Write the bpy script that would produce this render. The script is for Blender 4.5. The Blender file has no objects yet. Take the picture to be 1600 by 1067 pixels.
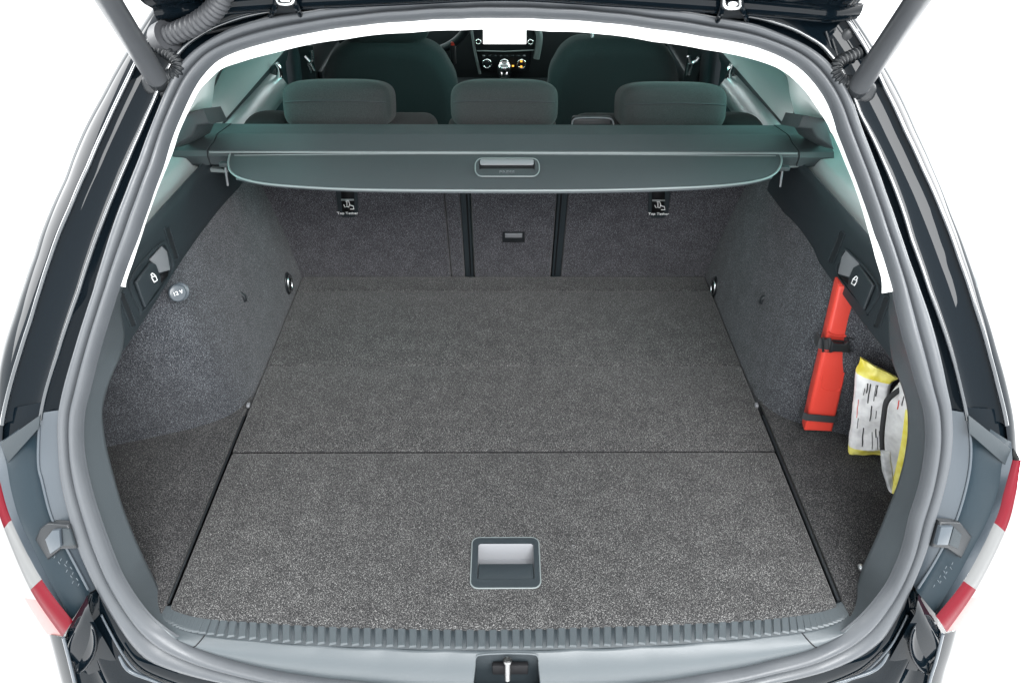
import bpy, bmesh, math, random
import numpy as np
from mathutils import Vector, Matrix
from mathutils import noise as mnoise

random.seed(7)
SC = bpy.context.scene
COL = SC.collection

# ------------------------------------------------------------------ camera
F = 1244.0                       # focal length in pixels of the 1600 px wide photograph
PX, PY = 800.0, 533.5
def nrm(v): return v / np.linalg.norm(v)
Yc = nrm(np.array([786 - PX, PY + 343, -F]))          # car's forward axis seen from the camera
Xc = np.array([1.0, -0.0024, -0.0072]); Xc = nrm(Xc - Yc * Xc.dot(Yc))
Zc = np.cross(Xc, Yc)
RW = np.array([Xc, Yc, Zc])                            # camera -> world
def rdir(px, py):
    return RW @ np.array([(px - PX) / F, (PY - py) / F, -1.0])
_a, _b = rdir(265, 945), rdir(1310, 945)
_a, _b = _a / -_a[2], _b / -_b[2]
HCAM = 1.0 / np.linalg.norm(_a - _b)                   # load floor is one metre wide
_m = (_a + _b) / 2 * HCAM
CAM = np.array([-_m[0], -_m[1], HCAM])

cam_d = bpy.data.cameras.new('camera'); cam = bpy.data.objects.new('camera', cam_d); COL.objects.link(cam)
cam_d.sensor_width = 36; cam_d.lens = F / 1600 * 36; cam_d.clip_start = 0.05; cam_d.clip_end = 200
cam.matrix_world = Matrix([list(RW[i]) + [CAM[i]] for i in range(3)] + [[0, 0, 0, 1]])
SC.camera = cam

# ------------------------------------------------------------------ light: white studio
W = bpy.data.worlds.new('World'); SC.world = W; W.use_nodes = True
bg = W.node_tree.nodes['Background']
bg.inputs['Color'].default_value = (0.95, 0.98, 1.0, 1); bg.inputs['Strength'].default_value = 2.3
def area(name, loc, target, sx, sy, power, col=(1, 1, 1)):
    l = bpy.data.lights.new(name, 'AREA'); l.shape = 'RECTANGLE'; l.size = sx; l.size_y = sy
    l.energy = power; l.color = col
    o = bpy.data.objects.new(name, l); COL.objects.link(o); o.location = loc
    d = Vector(target) - Vector(loc); o.rotation_euler = d.to_track_quat('-Z', 'Y').to_euler()
    return o
area('softbox', (0.9, -2.6, 2.9), (0, 0.1, 0.1), 2.6, 1.6, 300)
area('ceiling_softbox', (0.0, 0.9, 3.6), (0, 0.6, 0), 3.6, 2.6, 330)
area('side_fill', (-2.6, .7, 1.3), (0, .7, .4), 1.8, 1.2, 70)  # unseen lamps on both sides, added to brighten the window ledges
area('side_fill', (2.6, .7, 1.3), (0, .7, .4), 1.8, 1.2, 100)
SC.view_settings.view_transform = 'Standard'; SC.view_settings.look = 'None'
SC.view_settings.exposure = 0.35; SC.view_settings.gamma = 1
SC.render.film_transparent = False
try:
    SC.cycles.max_bounces = 10; SC.cycles.transparent_max_bounces = 12
except Exception: pass

# ------------------------------------------------------------------ pixel -> place helpers
def at_t(px, py, t): return CAM + rdir(px, py) * t
def on_z(px, py, z):
    d = rdir(px, py); return CAM + d * ((z - CAM[2]) / d[2])
def on_y(px, py, y):
    d = rdir(px, py); return CAM + d * ((y - CAM[1]) / d[1])
def on_x(px, py, x):
    d = rdir(px, py); return CAM + d * ((x - CAM[0]) / d[0])
def on_pl(px, py, p0, n):
    d = rdir(px, py); n = np.array(n, float); return CAM + d * (np.dot(np.array(p0) - CAM, n) / np.dot(d, n))
# rear opening surface: y = p(z) + k x^2 (+ offset)
PZ = np.array([-0.6, -0.25, -0.05, 0.1, 0.3, 0.5, 0.76, 0.9, 1.2])
PV = np.array([-0.14, -0.13, -0.105, -0.075, 0.01, 0.15, 0.35, 0.46, 0.70])
KX = 0.15
def pz(z):
    # smooth piecewise interpolation
    i = int(np.clip(np.searchsorted(PZ, z) - 1, 0, len(PZ) - 2))
    m = np.gradient(PV, PZ); h = PZ[i + 1] - PZ[i]; t = (z - PZ[i]) / h
    return ((2*t**3-3*t**2+1)*PV[i] + (t**3-2*t**2+t)*h*m[i] + (-2*t**3+3*t**2)*PV[i+1] + (t**3-t**2)*h*m[i+1])
def t_S(px, py, off=0.0):
    d = rdir(px, py)
    def f(t):
        p = CAM + d * t; return p[1] - pz(p[2]) - KX * p[0] ** 2 - off
    ts = np.linspace(0.5, 2.4, 39); lo = None
    for a, b in zip(ts[:-1], ts[1:]):
        if f(a) <= 0 < f(b): lo, hi = a, b; break
    if lo is None: return 1.1
    for _ in range(30):
        m = (lo + hi) / 2
        if f(m) <= 0: lo = m
        else: hi = m
    return (lo + hi) / 2
def on_S(px, py, off=0.0): return at_t(px, py, t_S(px, py, off))
def nS(p):
    dz = (pz(p[2] + 0.01) - pz(p[2] - 0.01)) / 0.02
    return nrm(np.array([2 * KX * p[0], -1.0, dz]))

# ------------------------------------------------------------------ materials
def new_mat(name):
    m = bpy.data.materials.new(name); m.use_nodes = True
    return m, m.node_tree, m.node_tree.nodes['Principled BSDF']
def setp(b, **k):
    for n, v in k.items():
        b.inputs[n.replace('_', ' ')].default_value = v
def pbr(name, col, rough=0.5, spec=0.5, metal=0.0, coat=0.0, grain=0.0, gscale=900, var=0.0, vscale=18, sheen=0.0, crough=0.03):
    m, nt, b = new_mat(name)
    b.inputs['Base Color'].default_value = (*col, 1); b.inputs['Roughness'].default_value = rough
    b.inputs['Specular IOR Level'].default_value = spec; b.inputs['Metallic'].default_value = metal
    b.inputs['Coat Weight'].default_value = coat; b.inputs['Coat Roughness'].default_value = crough
    if sheen:
        b.inputs['Sheen Weight'].default_value = sheen; b.inputs['Sheen Roughness'].default_value = 0.5
    tc = nt.nodes.new('ShaderNodeTexCoord')
    if grain:
        n = nt.nodes.new('ShaderNodeTexNoise'); n.inputs['Scale'].default_value = gscale; n.inputs['Detail'].default_value = 2
        nt.links.new(tc.outputs['Object'], n.inputs['Vector'])
        bu = nt.nodes.new('ShaderNodeBump'); bu.inputs['Strength'].default_value = grain; bu.inputs['Distance'].default_value = 0.0006
        nt.links.new(n.outputs['Fac'], bu.inputs['Height']); nt.links.new(bu.outputs['Normal'], b.inputs['Normal'])
    if var:
        n = nt.nodes.new('ShaderNodeTexNoise'); n.inputs['Scale'].default_value = vscale; n.inputs['Detail'].default_value = 5
        nt.links.new(tc.outputs['Object'], n.inputs['Vector'])
        mr = nt.nodes.new('ShaderNodeMapRange'); mr.inputs['From Min'].default_value = 0.3; mr.inputs['From Max'].default_value = 0.7
        mr.inputs['To Min'].default_value = max(0.02, rough - var); mr.inputs['To Max'].default_value = min(1, rough + var)
        nt.links.new(n.outputs['Fac'], mr.inputs['Value']); nt.links.new(mr.outputs['Result'], b.inputs['Roughness'])
    return m
def carpet(name, lo, mid, hi, scale=740, tone=0.22):
    m, nt, b = new_mat(name); L = nt.links
    setp(b, Roughness=0.95); b.inputs['Specular IOR Level'].default_value = 0.1
    b.inputs['Sheen Weight'].default_value = 0.12
    tc = nt.nodes.new('ShaderNodeTexCoord')
    def noise(sc, det, stretch, rot):
        mp = nt.nodes.new('ShaderNodeMapping'); mp.inputs['Scale'].default_value = stretch; mp.inputs['Rotation'].default_value = rot
        n = nt.nodes.new('ShaderNodeTexNoise'); n.inputs['Scale'].default_value = sc; n.inputs['Detail'].default_value = det
        L.new(tc.outputs['Object'], mp.inputs['Vector']); L.new(mp.outputs['Vector'], n.inputs['Vector']); return n
    a = noise(scale, 3, (1, .6, 1), (0.2, 0.3, 0.6)); c = noise(scale * 1.1, 3, (.6, 1, .8), (0.4, 0.2, -0.5))
    mx = nt.nodes.new('ShaderNodeMath'); mx.operation = 'MAXIMUM'
    L.new(a.outputs['Fac'], mx.inputs[0]); L.new(c.outputs['Fac'], mx.inputs[1])
    big = noise(26, 4, (1, 1, 1), (0, 0, 0))
    ad = nt.nodes.new('ShaderNodeMath'); ad.operation = 'MULTIPLY_ADD'; ad.inputs[1].default_value = tone * 0.35
    L.new(big.outputs['Fac'], ad.inputs[0]); L.new(mx.outputs[0], ad.inputs[2])
    cr = nt.nodes.new('ShaderNodeValToRGB'); e = cr.color_ramp.elements
    o = tone * 0.175
    e[0].position = 0.45 + o; e[0].color = (*lo, 1); e[1].position = 0.74 + o; e[1].color = (*hi, 1)
    k = e.new(0.58 + o); k.color = (*mid, 1)
    L.new(ad.outputs[0], cr.inputs['Fac']); L.new(cr.outputs['Color'], b.inputs['Base Color'])
    bu = nt.nodes.new('ShaderNodeBump'); bu.inputs['Strength'].default_value = 0.7; bu.inputs['Distance'].default_value = 0.0015
    L.new(mx.outputs[0], bu.inputs['Height']); L.new(bu.outputs['Normal'], b.inputs['Normal'])
    return m
def fabric(name, col, col2):
    m, nt, b = new_mat(name); L = nt.links
    setp(b, Roughness=0.9); b.inputs['Specular IOR Level'].default_value = 0.2
    b.inputs['Sheen Weight'].default_value = 0.08; b.inputs['Sheen Roughness'].default_value = 0.4
    tc = nt.nodes.new('ShaderNodeTexCoord'); n = nt.nodes.new('ShaderNodeTexNoise'); n.inputs['Scale'].default_value = 1100; n.inputs['Detail'].default_value = 2
    L.new(tc.outputs['Object'], n.inputs['Vector'])
    cr = nt.nodes.new('ShaderNodeValToRGB'); cr.color_ramp.elements[0].position = .35; cr.color_ramp.elements[1].position = .68
    cr.color_ramp.elements[0].color = (*col, 1); cr.color_ramp.elements[1].color = (*col2, 1)
    L.new(n.outputs['Fac'], cr.inputs['Fac']); L.new(cr.outputs['Color'], b.inputs['Base Color'])
    bu = nt.nodes.new('ShaderNodeBump'); bu.inputs['Strength'].default_value = 0.4; bu.inputs['Distance'].default_value = 0.0008
    L.new(n.outputs['Fac'], bu.inputs['Height']); L.new(bu.outputs['Normal'], b.inputs['Normal'])
    return m
def glass(name, col, gl=0.06):
    m = bpy.data.materials.new(name); m.use_nodes = True; nt = m.node_tree; nt.nodes.clear()
    o = nt.nodes.new('ShaderNodeOutputMaterial'); mx = nt.nodes.new('ShaderNodeMixShader')
    tr = nt.nodes.new('ShaderNodeBsdfTransparent'); tr.inputs['Color'].default_value = (*col, 1)
    g = nt.nodes.new('ShaderNodeBsdfGlossy'); g.inputs['Roughness'].default_value = 0.02
    fr = nt.nodes.new('ShaderNodeFresnel'); fr.inputs['IOR'].default_value = 1.45
    nt.links.new(fr.outputs['Fac'], mx.inputs['Fac']); nt.links.new(tr.outputs[0], mx.inputs[1]); nt.links.new(g.outputs[0], mx.inputs[2])
    nt.links.new(mx.outputs[0], o.inputs['Surface']); return m
def emit(name, col, s):
    m, nt, b = new_mat(name); setp(b, Roughness=0.3); b.inputs['Base Color'].default_value = (*col, 1)
    b.inputs['Emission Color'].default_value = (*col, 1); b.inputs['Emission Strength'].default_value = s; return m

M = dict(
    carpet=carpet('carpet', (.010, .010, .011), (.036, .036, .036), (.235, .233, .23)),
    wall_carpet=carpet('wall_carpet', (.010, .011, .013), (.036, .039, .046), (.235, .243, .26)),
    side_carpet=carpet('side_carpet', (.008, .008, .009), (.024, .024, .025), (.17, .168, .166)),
    seat_carpet=carpet('seat_carpet', (.011, .011, .014), (.042, .042, .049), (.24, .24, .262)),
    trim=pbr('trim_plastic', (.017, .023, .027), .5, .36, grain=.5, gscale=1100),
    sill=pbr('sill_plastic', (.05, .06, .066), .42, .5, grain=.35, gscale=1100),
    rubber=pbr('seal_rubber', (.052, .057, .063), .42, .42, grain=.2, gscale=500, var=.1, vscale=30),
    paint=pbr('black_paint', (.002, .004, .006), .3, .0, coat=1.0, crough=.015),
    white=pbr('white_trim', (.82, .83, .82), .6, .3, grain=.15),
    black=pbr('black_plastic', (.012, .014, .016), .4, .4, grain=.2),
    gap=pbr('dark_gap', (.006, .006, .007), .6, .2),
    cover=pbr('cover_vinyl', (.031, .037, .040), .55, .35, grain=.5, gscale=900),
    ledge=pbr('ledge_plastic', (.13, .15, .152), .45, .45, grain=.4),
    ledgelit=pbr('lit_ledge_plastic', (.30, .33, .33), .4, .5, grain=.4),  # paler than the panels: reflected window light put into the colour
    fabric=fabric('seat_fabric', (.024, .025, .026), (.058, .057, .058)),
    fabric2=fabric('front_fabric', (.010, .013, .014), (.028, .031, .033)),
    grey=pbr('grey_plastic', (.15, .155, .165), .45, .4, grain=.3),
    hose=pbr('hose_grey', (.035, .037, .041), .5, .4, grain=.2),
    strut=pbr('strut_grey', (.040, .043, .047), .42, .5, grain=.15, var=.08, vscale=12),
    steel=pbr('steel', (.55, .56, .57), .25, .5, metal=1.0),
    darksteel=pbr('worn_steel', (.22, .22, .22), .38, .5, metal=1.0, var=.1, vscale=200),
    edge=pbr('paint_edge', (.01, .014, .018), .25, .5, coat=1.0),
    chrome=pbr('chrome', (.85, .86, .87), .08, .5, metal=1.0),
    silver=pbr('silver_trim', (.5, .52, .53), .3, .5, metal=.8),
    red=pbr('red_plastic', (.56, .05, .034), .42, .45, grain=.12, gscale=300, var=.08, vscale=40),
    web=pbr('strap_webbing', (.03, .031, .033), .7, .3, grain=.8, gscale=700),
    lens=pbr('red_lens', (.09, .002, .007), .3, .2),
    clear=pbr('clear_lens', (.11, .112, .112), .3, .4),
    amber=pbr('amber_lens', (.9, .35, .03), .15, .5, coat=1.0),
    lensout=pbr('outer_lens', (.22, .115, .11), .35, .25),
    clearout=pbr('outer_clear_lens', (.19, .19, .187), .35, .25),
    plate=pbr('lamp_plate', (.008, .016, .022), .38, .25, grain=.2, gscale=900),
    surround=pbr('surround_plastic', (.042, .052, .062), .28, .5, grain=.1),
    print=pbr('white_print', (.8, .8, .8), .6, .2),
    screen=emit('screen_glow', (1, 1, 1), 2.2),
    orange=emit('orange_lamp', (1, .45, .05), 1.2),
    bagw=None, bagy=None, bagc=None,
    floor=pbr('studio_floor_white', (.88, .88, .88), .6, .3, grain=.1, gscale=60),
    tint=glass('tinted_glass', (.62, .94, .90)),
    wind=glass('windscreen_glass', (.75, .9, .86)),
    mark=pbr('moulded_mark', (.06, .075, .085), .4, .4),
    redbtn=pbr('red_button', (.6, .05, .03), .4, .4),
)

M['edge'].node_tree.nodes['Principled BSDF'].inputs['Coat IOR'].default_value = 1.7
M['paint'].node_tree.nodes['Principled BSDF'].inputs['Coat IOR'].default_value = 1.22

# ------------------------------------------------------------------ object helpers
def link(name, me, mat=None, parent=None, smooth=True, root_inv=None):
    if mat is not None and not me.materials: me.materials.append(mat)
    o = bpy.data.objects.new(name, me); COL.objects.link(o)
    if smooth is not None and not me.get('shaded'):
        me.polygons.foreach_set('use_smooth', [bool(smooth)] * len(me.polygons)); me['shaded'] = 1
    if parent is not None:
        o.parent = parent
        if parent.type == 'EMPTY': o.matrix_parent_inverse = Matrix.Translation(-parent.location)
    return o
def thing(name, label, cat, loc, group=None):
    o = bpy.data.objects.new(name, None); COL.objects.link(o); o.location = [float(v) for v in loc]; o.empty_display_size = .05
    o['label'] = label; o['category'] = cat
    if group: o['group'] = group
    return o
def mesh(vs, fs):
    me = bpy.data.meshes.new('m'); me.from_pydata([tuple(float(c) for c in v) for v in vs], [], fs); me.update(); return me
def bm_mesh(bm):
    me = bpy.data.meshes.new('m'); bm.to_mesh(me); bm.free(); return me
def autosmooth(me, ang=35):
    bm = bmesh.new(); bm.from_mesh(me)
    for e in bm.edges:
        if len(e.link_faces) == 2: e.smooth = e.calc_face_angle(0) < math.radians(ang)
    bm.to_mesh(me); bm.free(); me.polygons.foreach_set('use_smooth', [True] * len(me.polygons)); me['shaded'] = 1
    return me
def loft_mesh(rows, closed=False, flip=False, skip=None):
    n = len(rows[0]); vs = [p for r in rows for p in r]; fs = []
    for j in range(len(rows) - 1):
        for i in range(n if closed else n - 1):
            if skip and skip(j, i): continue
            a, b = j * n + i, j * n + (i + 1) % n; c, d = b + n, a + n
            fs.append((a, d, c, b) if flip else (a, b, c, d))
    return mesh(vs, fs)
def fixn(me):
    bm = bmesh.new(); bm.from_mesh(me); bmesh.ops.recalc_face_normals(bm, faces=bm.faces); bm.to_mesh(me); bm.free(); return me
def prism(pts, off, bev=0.0, seg=2, taper=None):
    """solid from a 3D outline and an offset vector"""
    bm = bmesh.new(); off = np.array(off, float)
    a = [bm.verts.new(tuple(p)) for p in pts]; b = [bm.verts.new(tuple(np.array(p) + off)) for p in pts]
    n = len(pts); f1 = bm.faces.new(a); f2 = bm.faces.new(list(reversed(b)))
    for i in range(n): bm.faces.new((a[i], b[i], b[(i + 1) % n], a[(i + 1) % n]))
    bmesh.ops.recalc_face_normals(bm, faces=bm.faces)
    if bev:
        es = list({e for f in (f1, f2) for e in f.edges})
        bmesh.ops.bevel(bm, geom=es, offset=bev, segments=seg, profile=.5, affect='EDGES', clamp_overlap=True)
    big = [f for f in bm.faces if len(f.verts) > 4]
    if big: bmesh.ops.triangulate(bm, faces=big)
    return autosmooth(bm_mesh(bm), 40)
def box_bm(bm, lo, hi, bev=0.0, seg=2):
    r = bmesh.ops.create_cube(bm, size=1); vs = r['verts']; lo = np.array(lo, float); hi = np.array(hi, float)
    for v in vs:
        c = np.array(v.co); v.co = tuple((lo + hi) / 2 + c * (hi - lo))
    if bev:
        es = list({e for v in vs for e in v.link_edges})
        bmesh.ops.bevel(bm, geom=es, offset=bev, segments=seg, profile=.5, affect='EDGES', clamp_overlap=True)
def box(lo, hi, bev=0.0, seg=2):
    bm = bmesh.new(); box_bm(bm, lo, hi, bev, seg); return autosmooth(bm_mesh(bm), 40)
def catmull(pts, n, closed=False):
    P = [np.array(p, float) for p in pts]; m = len(P); out = []
    segs = m if closed else m - 1
    for k in range(n):
        u = k / (n if closed else n - 1) * segs; i = min(int(u), segs - 1); t = u - i
        g = (lambda j: P[j % m]) if closed else (lambda j: P[max(0, min(m - 1, j))])
        p0, p1, p2, p3 = g(i - 1), g(i), g(i + 1), g(i + 2)
        out.append(.5 * (2*p1 + (p2-p0)*t + (2*p0-5*p1+4*p2-p3)*t*t + (3*p1-p0-3*p2+p3)*t**3))
    return out
def tube(path, r, seg=10, closed=False, caps=True):
    """r: number or function of index fraction"""
    P = [np.array(p, float) for p in path]; n = len(P); vs = []; fs = []
    up = None
    for i, p in enumerate(P):
        a = P[(i - 1) % n] if (closed or i > 0) else p; b = P[(i + 1) % n] if (closed or i < n - 1) else p
        t = nrm(b - a)
        if up is None:
            up = np.array([0, 0, 1.0]) if abs(t[2]) < .9 else np.array([1.0, 0, 0])
        u = nrm(up - t * up.dot(t)); w = np.cross(t, u); up = u
        rr = r(i / (n - 1)) if callable(r) else r
        for k in range(seg):
            an = 2 * math.pi * k / seg; vs.append(p + (u * math.cos(an) + w * math.sin(an)) * rr)
    for i in range(n if closed else n - 1):
        for k in range(seg):
            a = i * seg + k; b = i * seg + (k + 1) % seg; j = ((i + 1) % n) * seg
            fs.append((a, b, j + (k + 1) % seg, j + k))
    if caps and not closed:
        fs.append(tuple(range(seg - 1, -1, -1))); fs.append(tuple((n - 1) * seg + k for k in range(seg)))
    return autosmooth(fixn(mesh(vs, fs)), 50)
def join(*mes):
    bm = bmesh.new()
    for me in mes: bm.from_mesh(me); bpy.data.meshes.remove(me)
    return autosmooth(bm_mesh(bm), 40)
def superell(c, a, b, h, e1=.5, e2=.5, nu=28, nv=18, R=None):
    vs = []; fs = []
    sp = lambda v, e: math.copysign(abs(v) ** e, v)
    for j in range(nv + 1):
        th = -math.pi / 2 + math.pi * j / nv
        for i in range(nu):
            ph = 2 * math.pi * i / nu
            p = np.array([a * sp(math.cos(th), e1) * sp(math.cos(ph), e2), b * sp(math.cos(th), e1) * sp(math.sin(ph), e2), h * sp(math.sin(th), e1)])
            if R is not None: p = R @ p
            vs.append(np.array(c) + p)
    for j in range(nv):
        for i in range(nu):
            fs.append((j * nu + i, j * nu + (i + 1) % nu, (j + 1) * nu + (i + 1) % nu, (j + 1) * nu + i))
    me = mesh(vs, fs); bm = bmesh.new(); bm.from_mesh(me); bmesh.ops.remove_doubles(bm, verts=bm.verts, dist=1e-5)
    bmesh.ops.recalc_face_normals(bm, faces=bm.faces); bm.to_mesh(me); bm.free(); return me
def rrect(cx, cy, w, h, r, n=5):
    out = []
    for sx, sy, a0 in ((1, 1, 0), (-1, 1, 90), (-1, -1, 180), (1, -1, 270)):
        for k in range(n):
            a = math.radians(a0 + 90 * k / (n - 1)); out.append((cx + sx * (w / 2 - r) + r * math.cos(a), cy + sy * (h / 2 - r) + r * math.sin(a)))
    return out
def ringplate(outer, inner, off, bev=0.0):
    """solid flat ring between two 3D outlines with the same count"""
    off = np.array(off, float); n = len(outer)
    rows = [outer, [np.array(p) + off for p in outer], [np.array(p) + off for p in inner], inner]
    me = loft_mesh(rows + [rows[0]], closed=True); bm = bmesh.new(); bm.from_mesh(me); bmesh.ops.remove_doubles(bm, verts=bm.verts, dist=1e-6)
    bmesh.ops.recalc_face_normals(bm, faces=bm.faces); bm.to_mesh(me); bm.free(); return autosmooth(me, 40)
def text_mesh(s, size, origin, xdir, ydir, ext=0.0003, align='CENTER'):
    cu = bpy.data.curves.new('t', 'FONT'); cu.body = s; cu.size = size; cu.extrude = ext; cu.align_x = align; cu.align_y = 'CENTER'; cu.resolution_u = 2
    o = bpy.data.objects.new('t', cu); COL.objects.link(o)
    me = bpy.data.meshes.new_from_object(o.evaluated_get(bpy.context.evaluated_depsgraph_get()))
    bpy.data.objects.remove(o); bpy.data.curves.remove(cu); me.materials.clear()
    x = nrm(np.array(xdir, float)); y = np.array(ydir, float); y = nrm(y - x * x.dot(y)); z = np.cross(x, y)
    me.transform(Matrix([[x[i], y[i], z[i], origin[i]] for i in range(3)] + [[0, 0, 0, 1]])); return me

# ------------------------------------------------------------------ contours traced as rings round the opening
CX, CY = 795.0, 560.0
TWO = 2 * math.pi
def phi(x, y): return math.atan2(CX - x, y - CY) % TWO
class Ring:
    def __init__(s, pts, k=3):
        a = sorted((phi(*p), math.hypot(p[0] - CX, p[1] - CY)) for p in pts)
        an = np.array([q[0] for q in a]); r = np.array([q[1] for q in a])
        an = np.concatenate([an - TWO, an, an + TWO]); r = np.concatenate([r, r, r])
        s.N = 1440; g = np.arange(s.N) / s.N * TWO; v = np.interp(g, an, r)
        for _ in range(3):
            v = sum(np.roll(v, q) for q in range(-k, k + 1)) / (2 * k + 1)
        s.g = np.concatenate([g, [TWO]]); s.v = np.concatenate([v, v[:1]])
    def px(s, f):
        f = f % TWO; r = np.interp(f, s.g, s.v); return CX - r * math.sin(f), CY + r * math.cos(f)
C2 = Ring([(800,1076),(700,1074),(600,1067),(550,1062),(475,1054),(400,1040),(325,1018),(275,995),(240,970),(215,940),(190,900),(170,850),(152,800),(140,760),(130,712),(128,680),(130,640),(139,611),(148,572),(160,528),(172,490),(186,447),(198,412),(214,372),(232,320),(254,260),(268,212),(284,174),(304,132),(336,96),(360,84),(420,66),(480,53),(560,41),(640,34),(720,30),(790,29),(860,31),(940,36),(1020,46),(1100,58),(1180,73),(1220,88),(1248,104),(1272,128),(1290,154),(1300,176),(1310,206),(1328,252),(1348,304),(1368,364),(1384,410),(1396,453),(1401,480),(1410,520),(1424,568),(1436,612),(1446,640),(1449,680),(1448,700),(1438,760),(1422,808),(1410,862),(1388,912),(1350,960),(1312,992),(1265,1015),(1200,1032),(1100,1052),(1000,1066),(900,1074)])
C3 = Ring([(800,1110),(600,1098),(450,1078),(350,1060),(275,1042),(230,1025),(208,1000),(188,970),(155,915),(125,850),(112,800),(100,750),(96,690),(95,656),(98,632),(104,606),(120,552),(136,500),(152,452),(165,406),(180,356),(200,304),(220,254),(237,208),(250,176),(266,136),(282,106),(304,84),(332,64),(366,46),(410,33),(480,22),(560,12),(640,5),(720,1),(790,-1),(860,2),(940,8),(1020,17),(1120,31),(1180,42),(1220,58),(1260,76),(1290,98),(1312,128),(1328,160),(1343,205),(1360,248),(1380,304),(1400,360),(1416,408),(1434,456),(1450,500),(1464,552),(1475,606),(1482,634),(1484,680),(1480,720),(1468,770),(1457,806),(1445,850),(1425,900),(1397,960),(1375,995),(1340,1020),(1300,1038),(1200,1062),(1100,1084),(950,1104)])
CT = Ring([(192,447),(188,480),(196,522),(190,556),(176,584),(166,612),(160,640),(161,660),(165,690),(172,720),(180,750),(190,785),(210,837),(232,885),(248,917),(252,940),(256,964),(280,980),(312,990),(400,1000),(500,1007),(600,1011),(700,1014),(800,1014),(900,1012),(1000,1008),(1100,1002),(1200,993),(1270,984),(1310,972),(1328,955),(1332,935),(1347,885),(1365,847),(1383,805),(1391,784),(1401,760),(1412,720),(1418,680),(1418,640),(1411,610),(1404,592),(1394,566),(1390,540),(1388,520),(1387,480),(1391,455),(1200,200),(800,150),(400,200)], k=2)
C1 = Ring([(196,443),(208,410),(220,374),(238,320),(260,264),(272,234),(278,212),(294,176),(312,140),(345,108),(362,102),(434,82),(474,72),(540,62),(640,52),(720,48),(790,47),(860,50),(940,54),(1020,66),(1100,78),(1180,94),(1210,104),(1236,120),(1258,142),(1276,168),(1288,186),(1302,212),(1320,255),(1340,306),(1356,360),(1368,405),(1378,437),(1250,800),(800,900),(330,800)], k=2)
C4 = Ring([(64,650),(72,612),(90,556),(108,500),(124,456),(140,405),(160,350),(180,300),(200,252),(220,206),(240,160),(254,125),(272,92),(296,66),(330,45),(380,27),(480,12),(560,2),(640,-6),(720,-10),(790,-12),(860,-9),(940,-3),(1020,6),(1120,20),(1190,30),(1240,46),(1285,72),(1312,105),(1330,142),(1342,176),(1358,206),(1380,254),(1404,312),(1424,376),(1436,408),(1452,456),(1470,504),(1486,552),(1500,605),(1510,650),(1516,700),(1400,1100),(800,1250),(150,1100),(60,720)], k=2)
C5 = Ring([(3,700),(5,660),(16,610),(33,552),(50,500),(65,450),(80,404),(95,362),(112,324),(140,260),(166,200),(183,163),(200,128),(222,84),(250,40),(285,8),(330,-18),(480,-45),(640,-62),(790,-68),(940,-60),(1120,-42),(1250,-20),(1305,8),(1345,66),(1380,136),(1413,206),(1440,264),(1470,332),(1498,408),(1522,480),(1546,560),(1558,606),(1570,656),(1576,700),(1500,1100),(800,1250),(60,1100)], k=2)
C6 = Ring([(-9,700),(-8,640),(-4,580),(4,545),(20,496),(35,450),(52,402),(60,374),(100,282),(132,200),(160,148),(200,76),(224,36),(248,0),(280,-40),(480,-100),(790,-120),(1120,-100),(1290,-40),(1332,22),(1380,98),(1433,206),(1460,266),(1488,336),(1516,408),(1538,476),(1560,548),(1577,608),(1587,655),(1591,720),(1560,1150),(800,1300),(40,1150)], k=2)
def angs(p0, p1, n):
    a, b = phi(*p0), phi(*p1)
    if b <= a: b += TWO
    return [a + (b - a) * i / (n - 1) for i in range(n)]
def rowS(ring, an, off): return [on_S(*ring.px(f), off(f) if callable(off) else off) for f in an]

# side trim planes (plastic panels above the carpeted walls)
def side_plane(s):
    p0 = np.array([s * .56, .25, .32]); n = nrm(np.cross(np.array([-s * .052, 1, 0]), np.array([s * .05, 0, 1.0])))
    if n[0] * s > 0: n = -n
    return p0, n
def on_side(px, py, s, off=0.0):
    p0, n = side_plane(s); return on_pl(px, py, p0 + n * off, n)
def sx_at(y, z, s): return s * (.56 - (y - .25) * .052 + (z - .32) * .05)

# ------------------------------------------------------------------ studio
st = link('studio_floor', mesh([(-30, -30, -.64), (30, -30, -.64), (30, 30, -.64), (-30, 30, -.64)], [(0, 1, 2, 3)]), M['floor'], smooth=False)
st['kind'] = 'structure'

# ================================================================== CAR
car = thing('car', 'black estate car with its tailgate open, boot opening facing the viewer', 'car', (0, 0.9, -.64))
def P(name, me, mat, parent=None, smooth=True): return link(name, me, M[mat] if isinstance(mat, str) else mat, parent or car, smooth)

# ---- rubber seal round the opening
NA = 480
full = [TWO * i / NA for i in range(NA)]
inn = [on_S(*C2.px(f), .012) for f in full]; out = [on_S(*C3.px(f), .0) for f in full]
prof = [(0, -.004), (.02, .006), (.10, .011), (.25, .013), (.40, .011), (.50, .006), (.535, .001), (.57, .006), (.66, .013), (.78, .015), (.90, .012), (.975, .005), (1.0, -.004)]
rows = []
for u, h in prof:
    rows.append([o + (i - o) * u + nS(o) * h for i, o in zip(inn, out)])
seal = P('door_seal', fixn(loft_mesh(rows, closed=True)), 'rubber')

# ---- white headliner edge and upper pillar trim
an = angs((187, 447), (1397, 455), 300)
r0 = rowS(C2, an, .014); r1 = rowS(C1, an, .03)
mid = [(a + b) / 2 + nS(a) * .004 for a, b in zip(r0, r1)]
r2 = [p + np.array([0, .10, 0]) for p in r1]
P('headliner_edge', fixn(loft_mesh([r0, mid, r1])), 'white')
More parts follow.
